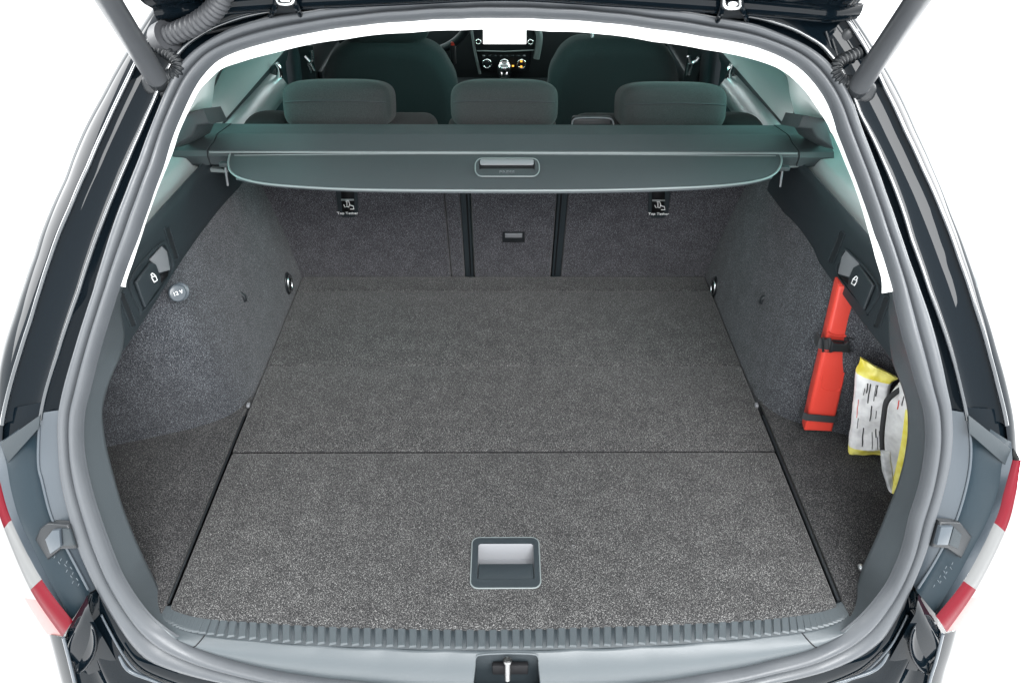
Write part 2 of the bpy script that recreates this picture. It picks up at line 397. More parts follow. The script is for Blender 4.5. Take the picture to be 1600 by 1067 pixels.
# ---- opening trim (dark plastic), with the latch cut-out in the sill
a0, a1 = phi(843, 1045), phi(740, 1045) 
cut = [TWO * 0 + a for a in ()]
aL = phi(187, 447); aR = phi(1397, 455) - TWO
cl, cr_ = phi(741, 1045), phi(843, 1045) - TWO
def seg(a, b, n): return [a + (b - a) * i / n for i in range(n)]
an = seg(aR, cr_, 150) + seg(cr_, cl, 12) + seg(cl, aL, 150) + [aL]
c_i0, c_i1 = 150, 162
def trim_pt(f, off=0.0):
    x, y = CT.px(f); s = -1 if x < 800 else 1
    d = rdir(x, y); ts = t_S(x, y, .085); tz = (-.006 - CAM[2]) / d[2]
    p0, n = side_plane(s); tp = np.dot(p0 - CAM, n) / np.dot(d, n)
    if y < 620:
        w = np.clip((y - 520) / 100, 0, 1); w = w * w * (3 - 2 * w); t = tp + (ts - tp) * w
    elif y > 860:
        w = np.clip((y - 860) / 100, 0, 1); w = w * w * (3 - 2 * w); t = ts + (tz - ts) * w
    else: t = ts
    return at_t(x, y, t)
ri = [trim_pt(f) for f in an]; ro = rowS(C2, an, .012)
rows = []
for v in (0, .06, .14, .3, .5, .7, .86, .95, 1.0):
    rr = []
    for p, q in zip(ri, ro):
        b = 4 * v * (1 - v) * .010
        rr.append(p + (q - p) * v + nS(q) * b)
    rows.append(rr)
edge = [p + nrm(p - CAM) * .02 + np.array([p[0] * .03, 0, -.004]) for p in ri]
tm = loft_mesh([edge] + rows, skip=lambda j, i: j >= 2 and c_i0 <= i < c_i1)
trim = P('opening_trim', fixn(tm), 'sill')
# latch pocket
j0 = 2
lp_top = [rows[1][i] for i in range(c_i0, c_i1 + 1)]
lp_bot = [rows[-1][i] for i in range(c_i0, c_i1 + 1)]
dn = np.array([0, .01, -.055])
pk = [lp_top, [p + dn for p in lp_top], [q + dn for q in lp_bot], lp_bot]
pm = loft_mesh(pk)
side1 = [pk[k][0] for k in range(4)]; side2 = [pk[k][-1] for k in range(4)]
pm2 = mesh(side1 + side2, [(0, 1, 2, 3), (7, 6, 5, 4)])
P('latch_pocket', fixn(join(pm, pm2)), 'trim', trim)
lip = catmull([lp_bot[0], lp_top[0] + (lp_bot[0] - lp_top[0]) * .35, lp_top[0] + (lp_bot[0] - lp_top[0]) * .1 , lp_top[1], lp_top[6], lp_top[-2], lp_top[-1] + (lp_bot[-1] - lp_top[-1]) * .1, lp_top[-1] + (lp_bot[-1] - lp_top[-1]) * .35, lp_bot[-1]], 50)
P('pocket_lip', tube([p + np.array([0, 0, .0005]) for p in lip], .0016, 8), 'sill', trim)
pin0 = on_z(793, 1061, -.045); 
P('latch_pin', join(tube([pin0, pin0 + np.array([0, .006, .03]), pin0 + np.array([0, .0075, .038])], .0042, 14), tube([pin0 + np.array([0, .0066, .0325]), pin0 + np.array([0, .0076, .0365])], .0062, 14)), 'darksteel', trim)
P('latch_plate', box(pin0 + np.array([-.022, .012, -.008]), pin0 + np.array([.03, .020, .014]), .002), 'gap', trim)

# ---- ribbed loading-edge strip
EB = catmull([(266,949),(290,958),(325,964),(400,969),(500,975),(600,978),(700,980),(800,980),(900,977),(1000,974),(1100,970),(1200,964),(1262,957),(1296,950),(1310,944)], 240)
ER = catmull([(250,967),(280,981),(312,990),(400,1000),(500,1007),(600,1011),(700,1014),(800,1014),(900,1012),(1000,1008),(1100,1002),(1200,993),(1270,984),(1312,971),(1330,956)], 240)
def at_x_curve(c, x):
    xs = [p[0] for p in c]; ys = [p[1] for p in c]; return float(np.interp(x, xs, ys))
top = [on_z(p[0], p[1] - 5, -.010) for p in EB]; bot = [on_z(p[0], p[1], -.0045) for p in ER]
strip = P('loading_edge', fixn(loft_mesh([[p + np.array([0, .02, -.03]) for p in top], top, bot, [p + np.array([0, -.0005, -.003]) for p in bot]])), 'trim')
NR = 78
for i in range(NR):
    u = (i + .5) / NR
    k = u * 238; k0 = int(k); fr = k - k0
    a = top[k0] + (top[k0 + 1] - top[k0]) * fr; b = bot[k0] + (bot[k0 + 1] - bot[k0]) * fr
    a = a + (b - a) * .10; b = a + (b - a) * .97
    w = .0061; h = .0020; sd = nrm(np.cross(b - a, np.array([0, 0, 1.0]))); up = np.array([0, 0, h])
    vs = []
    for t, hh in ((0, .6), (.06, 1), (.93, 1), (1.0, .2)):
        c = a + (b - a) * t
        vs += [c - sd * w + up * -.2, c - sd * w * .72 + up * hh, c + sd * w * .72 + up * hh, c + sd * w + up * -.2]
    fs = []
    for q in range(3):
        for r in range(3): fs.append((q * 4 + r, q * 4 + r + 1, q * 4 + r + 5, q * 4 + r + 4))
    fs += [(3, 2, 1, 0), (12, 13, 14, 15)]
    P('rib', fixn(mesh(vs, fs)), 'sill', strip, smooth=False)
P('edge_gap_shade', tube([on_z(p[0], p[1] + .5, -.0085) for p in EB[4:-4:4]], .0022, 8), 'gap', strip)  # black tube standing in for the shade between carpet and ribs
for xx, x2 in ((326, 311), (1256, 1266)):      # joints across the sill
    pts = [on_z(xx - (4 if xx < 800 else -4), at_x_curve(EB, xx) - 2, -.0055)]
    f = phi(x2, 1000); q0 = trim_pt(f); q1 = on_S(*C2.px(f), .012)
    pts = []
    for v in (0.0, .15, .3, .5, .7, .9):
        pts.append(q0 + (q1 - q0) * v + nS(q1) * (4 * v * (1 - v) * .010 + .0004))
    P('sill_joint', tube(pts, .0009, 6), 'gap', trim)

# ---- painted jamb, gutter and quarter panels
anU = angs((62, 656), (1511, 656), 360); anQ = angs((61, 706), (1516, 706), 370)
rows = [rowS(C3, anU, .004), rowS(C3, anU, .012)]
rc3 = rowS(C3, anU, .010); rc4 = rowS(C4, anU, -.006)
rows = [rc3, [a + (b - a) * .5 + np.array([0, .006, 0]) for a, b in zip(rc3, rc4)], [a + (b - a) * .88 for a, b in zip(rc3, rc4)], rc4]
jamb = P('jamb_panel', fixn(loft_mesh(rows)), 'paint')
ridge = P('jamb_ridge', tube([p + nS(p) * .0005 for p in rc4], .0028, 8), 'edge', jamb)
rc5 = rowS(C5, anU, -.012)
rows = [[p + np.array([0, .002, 0]) for p in rc4]]
for u, d in ((.06, .006), (.3, .009), (.65, .009), (.94, .004), (1, 0)):
    rows.append([a + (b - a) * u + np.array([0, d, 0]) for a, b in zip(rc4, rc5)])
gut = P('gutter_panel', fixn(loft_mesh(rows)), 'paint')
P('panel_edge', tube([p + nS(p) * .0015 for p in rc5], .0030, 8), 'edge', gut)
def edge_off(f): return .006
rc5 = rowS(C5, anQ, -.0115); rc6 = rowS(C6, anQ, edge_off)
rows = [rc5, [a + (b - a) * .18 + nS(a) * .002 for a, b in zip(rc5, rc6)], [a + (b - a) * .6 + nS(a) * .003 for a, b in zip(rc5, rc6)], rc6]
for q, (dy, dx) in enumerate(((.05, .012), (.12, .03), (.24, .05))):
    kz = lambda p: min(1, max(.2, 1 - (p[2] - .25) * 3))
    rows.append([p + np.array([math.copysign(dx, p[0]) * min(1, abs(p[0]) / .5) * kz(p) ** 2, dy * kz(p), 0]) for p in rc6])
P('quarter_panel', fixn(loft_mesh(rows)), 'paint')

# ---- tail lamps, lamp surrounds, bumper (both sides traced on their own)
def strip_S(A, B, offA, offB, n=40, mids=()):
    a = catmull(A, n); b = catmull(B, n)
    pa = [on_S(p[0], p[1], offA) for p in a]; pb = [on_S(p[0], p[1], offB) for p in b]
    rows = [pa]
    for u, h in mids: rows.append([p + (q - p) * u + nS(p) * h for p, q in zip(pa, pb)])
    return rows + [pb]
SIDE = {
 -1: dict(
  c3=[(97,640),(95,680),(100,750),(112,800),(125,850),(142,890),(157,918)],
  pin=[(62,645),(60,720),(66,752),(80,806),(102,852),(121,888),(140,924)],
  pout=[(0,690),(10,724),(18,768),(33,818),(60,874),(82,916),(112,968)],
  lin=[(-3,735),(0,752),(19,815),(66,906),(114,970)],
  lout=[(-14,745),(-8,772),(10,827),(50,921),(99,994)],
  far=[(-90,690),(-80,760),(-60,830),(-10,905),(97,993)],
  band=[(2,692),(64,648),(62,668),(14,722)],
  buf=[(70,820),(82,812),(114,815),(126,852),(102,853),(82,870),(62,838)],
  b1=[(88,824),(99,823),(101,850),(85,861),(77,838)], b2=[(101,823),(112,824),(120,849),(103,850)],
  chrome=[(99,995),(108,1030),(117,1067),(132,1130)],
  s1=[(50,972),(38,1020),(30,1067),(20,1130)], s2=[(-6,925),(-20,1000),(-30,1067),(-40,1130)], s3=[(-60,860),(-80,960),(-90,1060),(-100,1130)]),
 1: dict(
  c3=[(1481,640),(1484,680),(1480,720),(1468,770),(1457,806),(1445,850),(1422,905)],
  pin=[(1511,645),(1517,700),(1512,750),(1495,810),(1474,852),(1455,886),(1432,922)],
  pout=[(1580,690),(1566,724),(1560,765),(1542,815),(1517,862),(1495,903),(1461,958)],
  lin=[(1582,718),(1579,730),(1568,770),(1555,813),(1509,902),(1462,962)],
  lout=[(1593,718),(1591,730),(1585,772),(1570,826),(1527,914),(1478,986)],
  far=[(1680,690),(1672,740),(1655,800),(1630,850),(1580,930),(1480,987)],
  band=[(1512,648),(1580,702),(1574,730),(1513,676)],
  buf=[(1462,810),(1493,811),(1512,833),(1506,846),(1495,868),(1473,852),(1450,850)],
  b1=[(1464,819),(1483,818),(1475,847),(1457,847)], b2=[(1486,820),(1499,832),(1493,855),(1478,848)],
  chrome=[(1473,990),(1463,1030),(1452,1067),(1440,1130)],
  s1=[(1500,985),(1495,1030),(1490,1067),(1480,1130)], s2=[(1560,945),(1565,1000),(1570,1067),(1575,1130)], s3=[(1640,900),(1650,980),(1660,1067),(1670,1130)]),
}
for s, D in SIDE.items():
    P('lamp_surround', fixn(join(loft_mesh(strip_S(D['c3'], D['pin'], .008, -.006, mids=((.5, -.001), (.88, .003)))))), 'surround')
    rp = catmull(D['pin'], 40); ridge_pts = [on_S(p[0], p[1], -.0085) for p in rp[2:-1]]
    lamp = P('tail_lamp', fixn(loft_mesh(strip_S(D['pin'], D['pout'], -.003, -.014, mids=((.08, -.006), (.5, -.004), (.92, -.003))))), 'plate')
    P('lamp_edge', tube(ridge_pts, .002, 8), 'surround', lamp)
    P('lamp_rim', fixn(loft_mesh(strip_S(D['pout'], D['lin'], -.0138, -.024))), 'surround', lamp)
    # lens rim in three colours
    li = catmull(D['lin'], 60); lo = catmull(D['lout'], 60)
    pi_ = [on_S(p[0], p[1], -.024) for p in li]; po = [on_S(p[0], p[1], -.030) for p in lo]
    yy = [p[1] for p in li]
    k1 = min(range(60), key=lambda i: abs(yy[i] - 814)); k2 = min(range(60), key=lambda i: abs(yy[i] - 905))
    for a, b, mt, lb in ((0, k1, 'lens', 'red upper segment'), (k1, k2, 'clear', 'clear middle segment'), (k2, 59, 'lens', 'red lower segment')):
        A, B = pi_[a:b + 1], po[a:b + 1]
        rows = [A, [p + nS(p) * .004 + (q - p) * .1 for p, q in zip(A, B)], [q + nS(q) * .004 - (q - p) * .1 for p, q in zip(A, B)], B]
        o = P('lens', fixn(loft_mesh(rows)), mt, lamp); o['label'] = lb
    # outer lens turning to the flank of the car
    def turn(pts, k):
        out_ = []
        for f, dy in ((0, 0), (.16, .004), (.30, .020), (.48, .07), (1.0, .3)):
            out_.append([p + np.array([s * f * max(.02, .775 - abs(p[0])) * (1 if p[2] < .16 else max(.15, 1 - (p[2] - .16) * 9)), dy, 0]) for p in pts])
        return out_
    k3 = int(k2 + (59 - k2) * .25)
    P('outer_lens', fixn(loft_mesh(turn(po[:k3 + 1], 0))), 'clearout', lamp)
    o = P('outer_lens', fixn(loft_mesh(turn(po[k3:], 0))), 'lensout', lamp); o['label'] = 'red outer lens'
    if s == 1: P('indicator', tube([p + np.array([s * .030, .008, .001]) for p in po[k2 + 6:54]], .004, 8), 'amber', lamp)
    # lighter band across the top of the plate
    bd = [on_S(p[0], p[1], -.0155) for p in D['band']]
    P('plate_band', prism(bd, nS(bd[0]) * .002, .0008), 'trim', lamp)
    ge = [on_S(x, y, -.005) for x, y in ([(3, 640), (64, 628), (64, 660), (8, 702), (0, 704)] if s == -1 else [(1509, 636), (1576, 640), (1581, 700), (1570, 708), (1512, 664)])]
    P('gutter_end', prism(ge, nS(ge[0]) * -.004, .001), 'paint')
    # buffer
    bo = [on_S(p[0], p[1], -.006) for p in D['buf']]
    buf = P('tailgate_buffer', prism([p - nS(p) * .004 for p in bo], nS(bo[0]) * .014, .003, 3), 'black')
    for k in ('b1', 'b2'):
        bb = [on_S(p[0], p[1], -.014) for p in D[k]]
        P('buffer_block', prism(bb, nS(bb[0]) * (.009 if k == 'b1' else .006), .002, 2), 'surround' if k == 'b1' else 'trim', buf)
    # small moulded marks on the plate: too small to read in the photograph, kept as short raised strokes
    if s == -1: L0, dx, rows_ = (96, 872), (9, 17), ((0, 0), (9, 4), (-10, 14))
    else: L0, dx, rows_ = (1489, 878), (-9, 14), ((0, 0), (-10, 6))
    ms = []
    for ri_, (ox, oy) in enumerate(rows_):
        for k in range(5 if ri_ < 2 else 2):
            x = L0[0] + ox + dx[0] * k * .52; y = L0[1] + oy + dx[1] * k * .52 - (18 if ri_ == 2 else 0)
            p = on_S(x, y, -.0125); q = on_S(x + (3 if k % 2 else -2), y + 4, -.0125)
            ms.append(tube([p, q], .0006, 5))
    # bumper flank below the lamp
    ch = [on_S(p[0], p[1], -.032) for p in catmull(D['chrome'], 20)]
    ch += [ch[-1] + np.array([s * -.02, .0, -.1]), ch[-1] + np.array([s * -.04, .01, -.3])]
    R = [[p + np.array([s * dx, dy, 0]) for p in ch] for dx, dy in ((0, 0), (.018, .004), (.038, .020), (.065, .07), (.15, .3))]
    P('bumper_flank', fixn(loft_mesh(R)), 'paint')
    for m_ in ms: P('moulded_mark', m_, 'mark', lamp)

CB = Ring([(140,926),(120,958),(100,995),(108,1030),(117,1067),(135,1130),(250,1200),(500,1230),(800,1245),(1100,1230),(1330,1200),(1440,1130),(1452,1067),(1463,1030),(1474,990),(1450,955),(1432,924),(1600,500),(800,-200),(0,500)], k=1)
anB = [a if a < math.pi else a - TWO for a in []]
bL = phi(141, 927); bR = phi(1431, 925) - TWO
anB = [bR + (bL - bR) * i / 259 for i in range(260)]
b0 = rowS(C3, anB, .006); b1 = rowS(CB, anB, -.030)
rows = [b0]
for u, h in ((.10, .003), (.18, .0), (.22, -.004), (.30, -.006), (.42, .0), (.50, .004), (.56, .003), (.62, -.003), (.8, -.004), (.95, .003), (1, 0)):
    rows.append([p + (q - p) * u + nS(p) * h * min(1, np.linalg.norm(q - p) / .10) for p, q in zip(b0, b1)])
for dy, dz in ((-.01, -.03), (.0, -.2), (.02, -.5)):
    rows.append([p + np.array([0, dy, dz]) for p in rows[11]])
bump = P('bumper', fixn(loft_mesh(rows)), 'paint')
br = [p + (q - p) * .2 + nS(p) * .0025 for p, q in zip(b0, b1)]
P('bumper_edge', tube(br[6:-6], .0018, 8), 'surround', bump)
for s, pts in ((-1, [(186,1024),(195,1040),(207,1050),(232,1060),(262,1072)]), (1, [(1388,1020),(1378,1036),(1362,1048),(1335,1058),(1300,1068)])):
    P('bumper_glint', tube([on_S(x, y, -.016) for x, y in catmull(pts, 24)], lambda t: .0008 + .0022 * math.sin(math.pi * min(1, t * .8 + .15)), 8), 'surround', bump)  # highlight on the black bumper, put in as a pale tube
for s, pts in ((-1, [(128,958),(146,975),(152,1000),(148,1025),(132,1048),(119,1052),(113,1030),(106,1000),(116,970)]), (1, [(1446,956),(1428,975),(1420,1000),(1424,1028),(1440,1050),(1454,1054),(1462,1028),(1470,1000),(1460,968)])):
    cl_ = catmull(pts, 48, True); cxx = sum(p[0] for p in cl_) / 48; cyy = sum(p[1] for p in cl_) / 48
    rr_ = [[on_S(cxx + (x - cxx) * k, cyy + (y - cyy) * k, o_) for x, y in cl_] for k, o_ in ((1.0, -.020), (.97, -.0285), (.92, -.031), (.88, -.029), (.6, -.027), (.3, -.026), (.02, -.026))]
    P('bumper_recess', fixn(loft_mesh(rr_, closed=True)), 'paint', bump)
for s in (-1, 1):
    D = SIDE[s]
    P('bumper_corner_edge', tube([on_S(p[0], p[1], -.036) for p in catmull(D['chrome'], 20)], .0024, 8), 'surround', bump)

# ---- closed body behind and around the cabin (roof, flanks, screen)
top = [p for p in rowS(C4, angs((300, 66), (1285, 72), 60), .02)]
rf = [top]
for y, z, k in ((.9, .86, 1.04), (1.6, .86, 1.03), (2.1, .80, .98)):
    rf.append([np.array([p[0] * k * 1.02, y, z - .10 * (abs(p[0]) / .42) ** 2 * .5]) for p in top])
roof = P('roof', fixn(loft_mesh(rf)), 'paint')
hl = [[p + np.array([0, .03, -.05]) for p in rf[0]]] + [[p + np.array([0, 0, -.03]) for p in r] for r in rf[1:]]
P('headliner', fixn(loft_mesh(hl)), 'white')
P('windscreen', fixn(loft_mesh([rf[-1], [np.array([p[0] * 1.35, 2.95, .34]) for p in top]])), 'wind')
P('bulkhead', box((-.85, 2.5, -.5), (.85, 2.6, .33), .01), 'black')
P('cabin_floor', box((-.85, 1.0, -.5), (.85, 2.5, -.46)), 'black')
for s in (-1, 1):
    P('body_side', box((min(s * .745, s * .78), .45, -.5), (max(s * .745, s * .78), 2.6, .27), .01), 'paint')
    # tinted quarter and door glass: tilted panes between waist and roof
    for y0, y1, mt in ((.38, .93, 'tint'), (1.0, 1.72, 'tint'), (1.80, 2.5, 'wind')):
        a = [np.array([s * .71, y0, .39]), np.array([s * .71, y1, .39]), np.array([s * .43, min(y1, 2.15), .79]), np.array([s * .43, y0 + .10, .79])]
        P('side_window', prism(a, (s * .004, 0, 0)), mt, smooth=False)
    for y0, y1 in ((.92, 1.01), (1.71, 1.81)):
        a = [np.array([s * .715, y0, .38]), np.array([s * .715, y1, .38]), np.array([s * .43, y1, .80]), np.array([s * .43, y0, .80])]
        P('window_pillar', prism(a, (-s * .03, 0, 0), .005), 'trim')

# ---- boot interior: carpeted side walls
LF = float(on_z(784, 431, 0)[1])                 # board length
SEATK = .37
def seat_y(z): return LF - SEATK * z
P('boot_tub', prism([np.array([x, y, -.03]) for x, y in ((-.54, -.03), (.54, -.03), (.62, .04), (.70, .2), (.74, .40), (.74, LF + .05), (-.74, LF + .05), (-.74, .40), (-.70, .2), (-.62, .04))], (0, 0, -.09)), 'gap')
for s in (-1, 1):
    px = (lambda v: v) if s == -1 else (lambda v: v)
    bot = [(.503, LF + .02), (.503, LF - .15), (.503, .62), (.506, .52), (.522, .455), (.57, .412), (.66, .375), (.75, .345)]
    topc = [(.535, seat_y(.36) + .03), (.542, .74), (.551, .55), (.560, .44), (.575, .37), (.61, .325), (.64, .31), (.69, .30)]
    b3 = catmull([np.array([s * x, y, 0]) for x, y in bot], 60); t3 = catmull([np.array([s * x, y, .37]) for x, y in topc], 60)
    rows = [[p + np.array([0, 0, -.03]) for p in b3]]
    for u in (0, .15, .3, .45, .6, .75, .9, 1.0):
        rows.append([a + (b - a) * u + np.array([-s * .006 * math.sin(math.pi * u), -.004 * math.sin(math.pi * u), 0]) for a, b in zip(b3, t3)])
    w = P('side_wall', fixn(loft_mesh(rows)), 'wall_carpet')
    # outer wall of the side pocket and the flat carpet beside the board
    ow = [np.array([s * x, y, -.03]) for x, y in ((.60, -.01), (.68, .06), (.725, .2), (.74, .34), (.745, .46))]
    P('pocket_wall', fixn(loft_mesh([ow, [p + np.array([0, .10, .20]) for p in ow], [p + np.array([0, .22, .38]) for p in ow]])), 'wall_carpet')
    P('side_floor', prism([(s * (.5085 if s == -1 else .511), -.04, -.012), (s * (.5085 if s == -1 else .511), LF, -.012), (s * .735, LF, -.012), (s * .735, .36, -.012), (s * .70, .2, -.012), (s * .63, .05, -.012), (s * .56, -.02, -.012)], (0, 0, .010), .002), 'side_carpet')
    # rubber lip in the joint beside the board
    x0 = .506
    P('joint_strip', tube([np.array([s * x0, y, -.006]) for y in np.linspace(.01, .44, 12)], .0022 if s == -1 else .003, 8), 'black')
    # plastic upper panel
    lowpx = {-1: [(385, 281), (372, 298), (340, 334), (290, 402), (250, 465), (212, 524), (190, 556)], 1: [(1198, 300), (1220, 330), (1278, 412), (1310, 455), (1342, 500), (1372, 538), (1392, 566)]}[s]
    low = [on_side(x, y, s) for x, y in catmull(lowpx, 40)]
    rows = []
    p0, n = side_plane(s)
    rows.append([p - n * .03 + np.array([0, 0, .002]) for p in low]); rows.append([p - n * .003 for p in low]); rows.append([p + np.array([0, 0, .004]) for p in low])
    def tp(y, z, dx=0): return np.array([sx_at(y, z, s) + s * dx, y, z])
    for z, dx in ((.36, 0), (.40, 0), (.418, .000), (.427, .003), (.431, .008), (.427, .014), (.418, .019), (.418, .024), (.434, .030), (.441, .034), (.443, .040)):
        rows.append([tp(p[1], z, dx) for p in low])
    for dx, z in ((.07, .446), (.10, .449)):
        rows.append([tp(p[1], z, dx) for p in low])
    me = loft_mesh(rows[:10]); sp = P('side_panel', autosmooth(fixn(me), 50), 'trim')
    P('groove', autosmooth(fixn(loft_mesh(rows[9:11])), 50), 'gap', sp)
    P('window_ledge', autosmooth(fixn(loft_mesh(rows[10:])), 50), 'ledgelit', sp)
    P('panel_backing', prism([tp(y, z, .10) for y, z in ((.30, .3), (.95, .3), (.95, .44), (.30, .44))], (s * .01, 0, 0)), 'trim', sp)
    # release lever, its recess and the two narrow slots
    def pan(pts, off, th, bev, name, mat, par, closed=False, n_=None):
        q = [on_side(x, y, s, 0) + n * off for x, y in pts]
        return P(name, prism(q, n * th, bev, 3), mat, par)
    if s == -1:
        fr = [(201, 438), (247, 381), (262, 388), (268, 424), (222, 487), (216, 484)]
        lev = [(207, 441), (231, 410), (238, 413), (245, 432), (246, 444), (222, 480)]
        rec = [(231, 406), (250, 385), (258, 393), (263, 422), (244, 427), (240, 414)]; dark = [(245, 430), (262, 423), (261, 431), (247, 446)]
        slots = [((187, 458), (207, 509), 12), ((259, 356), (274, 405), 11)]
        fin = [(266, 350), (270, 347), (274, 355), (277, 385), (270, 368)]
        ico = (233, 435)
    else:
        fr = [(1327, 391), (1376, 449), (1358, 489), (1354, 486), (1309, 428), (1316, 400)]
        lev = [(1347, 414), (1370, 446), (1355, 483), (1330, 450), (1332, 434), (1339, 418)]
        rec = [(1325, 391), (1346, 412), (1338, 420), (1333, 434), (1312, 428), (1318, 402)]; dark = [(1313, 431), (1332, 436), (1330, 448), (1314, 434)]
        slots = [((1388, 464), (1371, 511), 12), ((1318, 363), (1300, 410), 11)]
        fin = [(1304, 356), (1311, 354), (1308, 364), (1299, 390), (1298, 380)]
        ico = (1343, 440)
    frq = [on_side(x, y, s, 0) for x, y in catmull(fr, 42, True)]; cen = sum(frq) / len(frq)
    frame = P('lever_frame', ringplate([p + n * .0005 for p in frq], [cen + (p - cen) * .91 + n * .0005 for p in frq], n * .003), 'trim', sp)
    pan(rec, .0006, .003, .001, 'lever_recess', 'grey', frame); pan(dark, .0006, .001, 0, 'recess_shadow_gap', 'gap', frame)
    pan(lev, .0008, .006, .0022, 'release_lever', 'trim', frame)
    for sl in slots:
        (ax_, ay_), (bx_, by_), wd = sl; ln = math.hypot(bx_ - ax_, by_ - ay_); tx, ty_ = (bx_ - ax_) / ln, (by_ - ay_) / ln
        def slit(w, l, r): return [on_side((ax_ + bx_) / 2 + tx * v - ty_ * u + (-s) * 3.0 * (v / ln * 2) ** 2 - (-s) * 1.5, (ay_ + by_) / 2 + ty_ * v + tx * u, s, 0) for u, v in rrect(0, 0, w, l, r, 7)]
        q = slit(wd, ln + 4, 4); q2 = slit(wd - 4, ln, 2.2)
        o = P('slot_rim', ringplate([p + n * .0004 for p in q], [p + n * .0004 for p in q2], n * .0016), 'trim', sp)
        P('slot', prism([p + n * .0003 for p in q2], n * .0004), 'black', sp)
    # padlock-shaped unlock mark on the lever
    sg = 1 if s == -1 else -1
    q = lambda dx, dy: on_side(ico[0] + dx * sg, ico[1] + dy, s, 0) + n * .0072
    body = [q(-3, -1), q(3, -4), q(6, 3), q(1, 6)]
    sh = [q(-2, -2), q(-4, -6), q(-2, -8), q(1, -6), q(3, -3)]
    P('unlock_mark', join(tube(body, .0009, 6, closed=True), tube(sh, .0009, 6)), 'print', sp)
    # lashing eye, hook hole and white stop
    ex, ey = (449, 443) if s == -1 else (1118, 449)
    e = on_pl(ex, ey, (s * .506, 0, 0), (1, 0, 0)); 
    cir = [e + np.array([0, .022 * math.cos(a), .028 * math.sin(a)]) for a in np.linspace(0, TWO, 28, endpoint=False)]
    ep = P('lashing_plate', prism(cir, (-s * .003, 0, 0), .001), 'black', car)
    P('lashing_ring', tube([e + np.array([-s * .006, .016 * math.cos(a), .02 * math.sin(a)]) for a in np.linspace(0, TWO, 28, endpoint=False)], .0028, 8, closed=True), 'steel', ep)
    P('lashing_screw', superell(e + np.array([-s * .004, 0, .004]), .004, .006, .006, 1, 1, 14, 8), 'darksteel', ep)
    hx, hy = (370, 459) if s == -1 else (1202, 463)
    h = on_pl(hx, hy, (s * .529, 0, 0), (1, 0, 0)) - np.array([s * .003, 0, 0])
    hk = P('hook_hole', prism([h + np.array([0, .0105 * math.cos(a), .016 * math.sin(a)]) for a in np.linspace(0, TWO, 24, endpoint=False)], (-s * .0015, 0, 0)), 'gap', car)
    P('hook', tube([h + np.array([-s * .001, 0, .004]), h + np.array([-s * .010, 0, -.006]), h + np.array([-s * .011, 0, -.014]), h + np.array([-s * .004, 0, -.018])], .0042, 10), 'black', hk)
    stp = on_z(*((388, 633) if s == -1 else (1182, 633)), .002)
    P('stop', superell(stp, .0035, .006, .004, .6, .6, 12, 8), 'grey', car)
# 12 volt socket cap on the left wall
c0 = on_side(266, 458, -1, 0) ; nL = side_plane(-1)[1]; c0 = c0 + nL * .012
ux = nrm(np.cross(nL, np.array([0, 0, 1.0]))); uy = np.cross(ux, nL)
if uy[2] < 0: uy = -uy
capn = nrm(nL * .7 + np.array([0, -.75, .45])); ux = nrm(np.cross(np.array([0, 0, 1.0]), capn)); uy = np.cross(capn, ux)
disc = [c0 + (ux * math.cos(a) + uy * math.sin(a)) * .0145 for a in np.linspace(0, TWO, 32, endpoint=False)]
cap = P('socket_cap', prism([p - capn * .008 for p in disc], capn * .012, .003, 3), 'surround')
d2 = [c0 + (ux * math.cos(a) + uy * math.sin(a)) * .0150 + ux * .006 - capn * .010 for a in np.linspace(0, TWO, 32, endpoint=False)]
P('socket_rim', prism(d2, capn * .008, .002, 2), 'surround', cap)
P('socket_print', text_mesh('12 V', .0088, c0 + capn * .0042, ux, uy), 'print', cap)
wst = on_z(1345, 886, .004); P('stop', superell(wst, .004, .006, .004, .7, .7, 14, 8), 'silver')

# ================================================================== LOAD FLOOR
fl = thing('load_floor', 'grey speckled carpet load floor board with a flush plastic pull handle', 'boot floor', (0, .5, -.02))
YF = float(on_z(786, 706, 0)[1])
hz0, hz1 = on_z(737, 918, 0), on_z(846, 842, 0)
hx0, hx1, hy0, hy1 = float(hz0[0]), float(on_z(843, 918, 0)[0]), float(hz0[1]), float(hz1[1])
hx0 -= .0; XB = .5
ebw = [on_z(p[0], p[1], 0) for p in EB]
ex_ = [p[0] for p in ebw]; ey_ = [p[1] for p in ebw]
def yfront(x): return float(np.interp(x, ex_, ey_)) 
xs = sorted(set(list(np.linspace(-XB + .004, XB - .004, 60)) + [hx0 + .006, hx1 - .006]))
xs = [x for x in xs if not (hx0 - .005 < x < hx0 + .0055) and not (hx1 - .0055 < x < hx1 + .005)]
def col(x):
    yf = yfront(x); out = [(yf + .010, -.028), (yf + .001, -.024), (yf + .0, -.012), (yf + .002, -.005), (yf + .006, -.001), (yf + .012, 0)]
    for y in (yf + (hy0 - yf) * .5, hy0 + .006, hy1 - .006, (hy1 + YF) / 2, YF - .006): out.append((y, 0))
    out += [(YF - .0025, -.001), (YF - .001, -.004), (YF - .0008, -.02)]
    return [np.array([x, a, b]) for a, b in out]
cols = [col(x) for x in xs]
i0 = xs.index(hx0 + .006); i1 = xs.index(hx1 - .006)
rows = [list(r) for r in zip(*cols)]
side_l = [p + np.array([-.003, 0, -.003]) for p in cols[0]]; side_r = [p + np.array([.003, 0, -.003]) for p in cols[-1]]
rows = [[r[0] + np.array([-.004, 0, -.02])] + [r[0] + np.array([-.003, 0, -.003])] + r + [r[-1] + np.array([.003, 0, -.003])] + [r[-1] + np.array([.004, 0, -.02])] for r in rows]
me = loft_mesh(rows, skip=lambda j, i: j == 7 and i0 + 2 <= i < i1 + 2)
fp = link('front_panel', fixn(me), M['carpet'], fl)
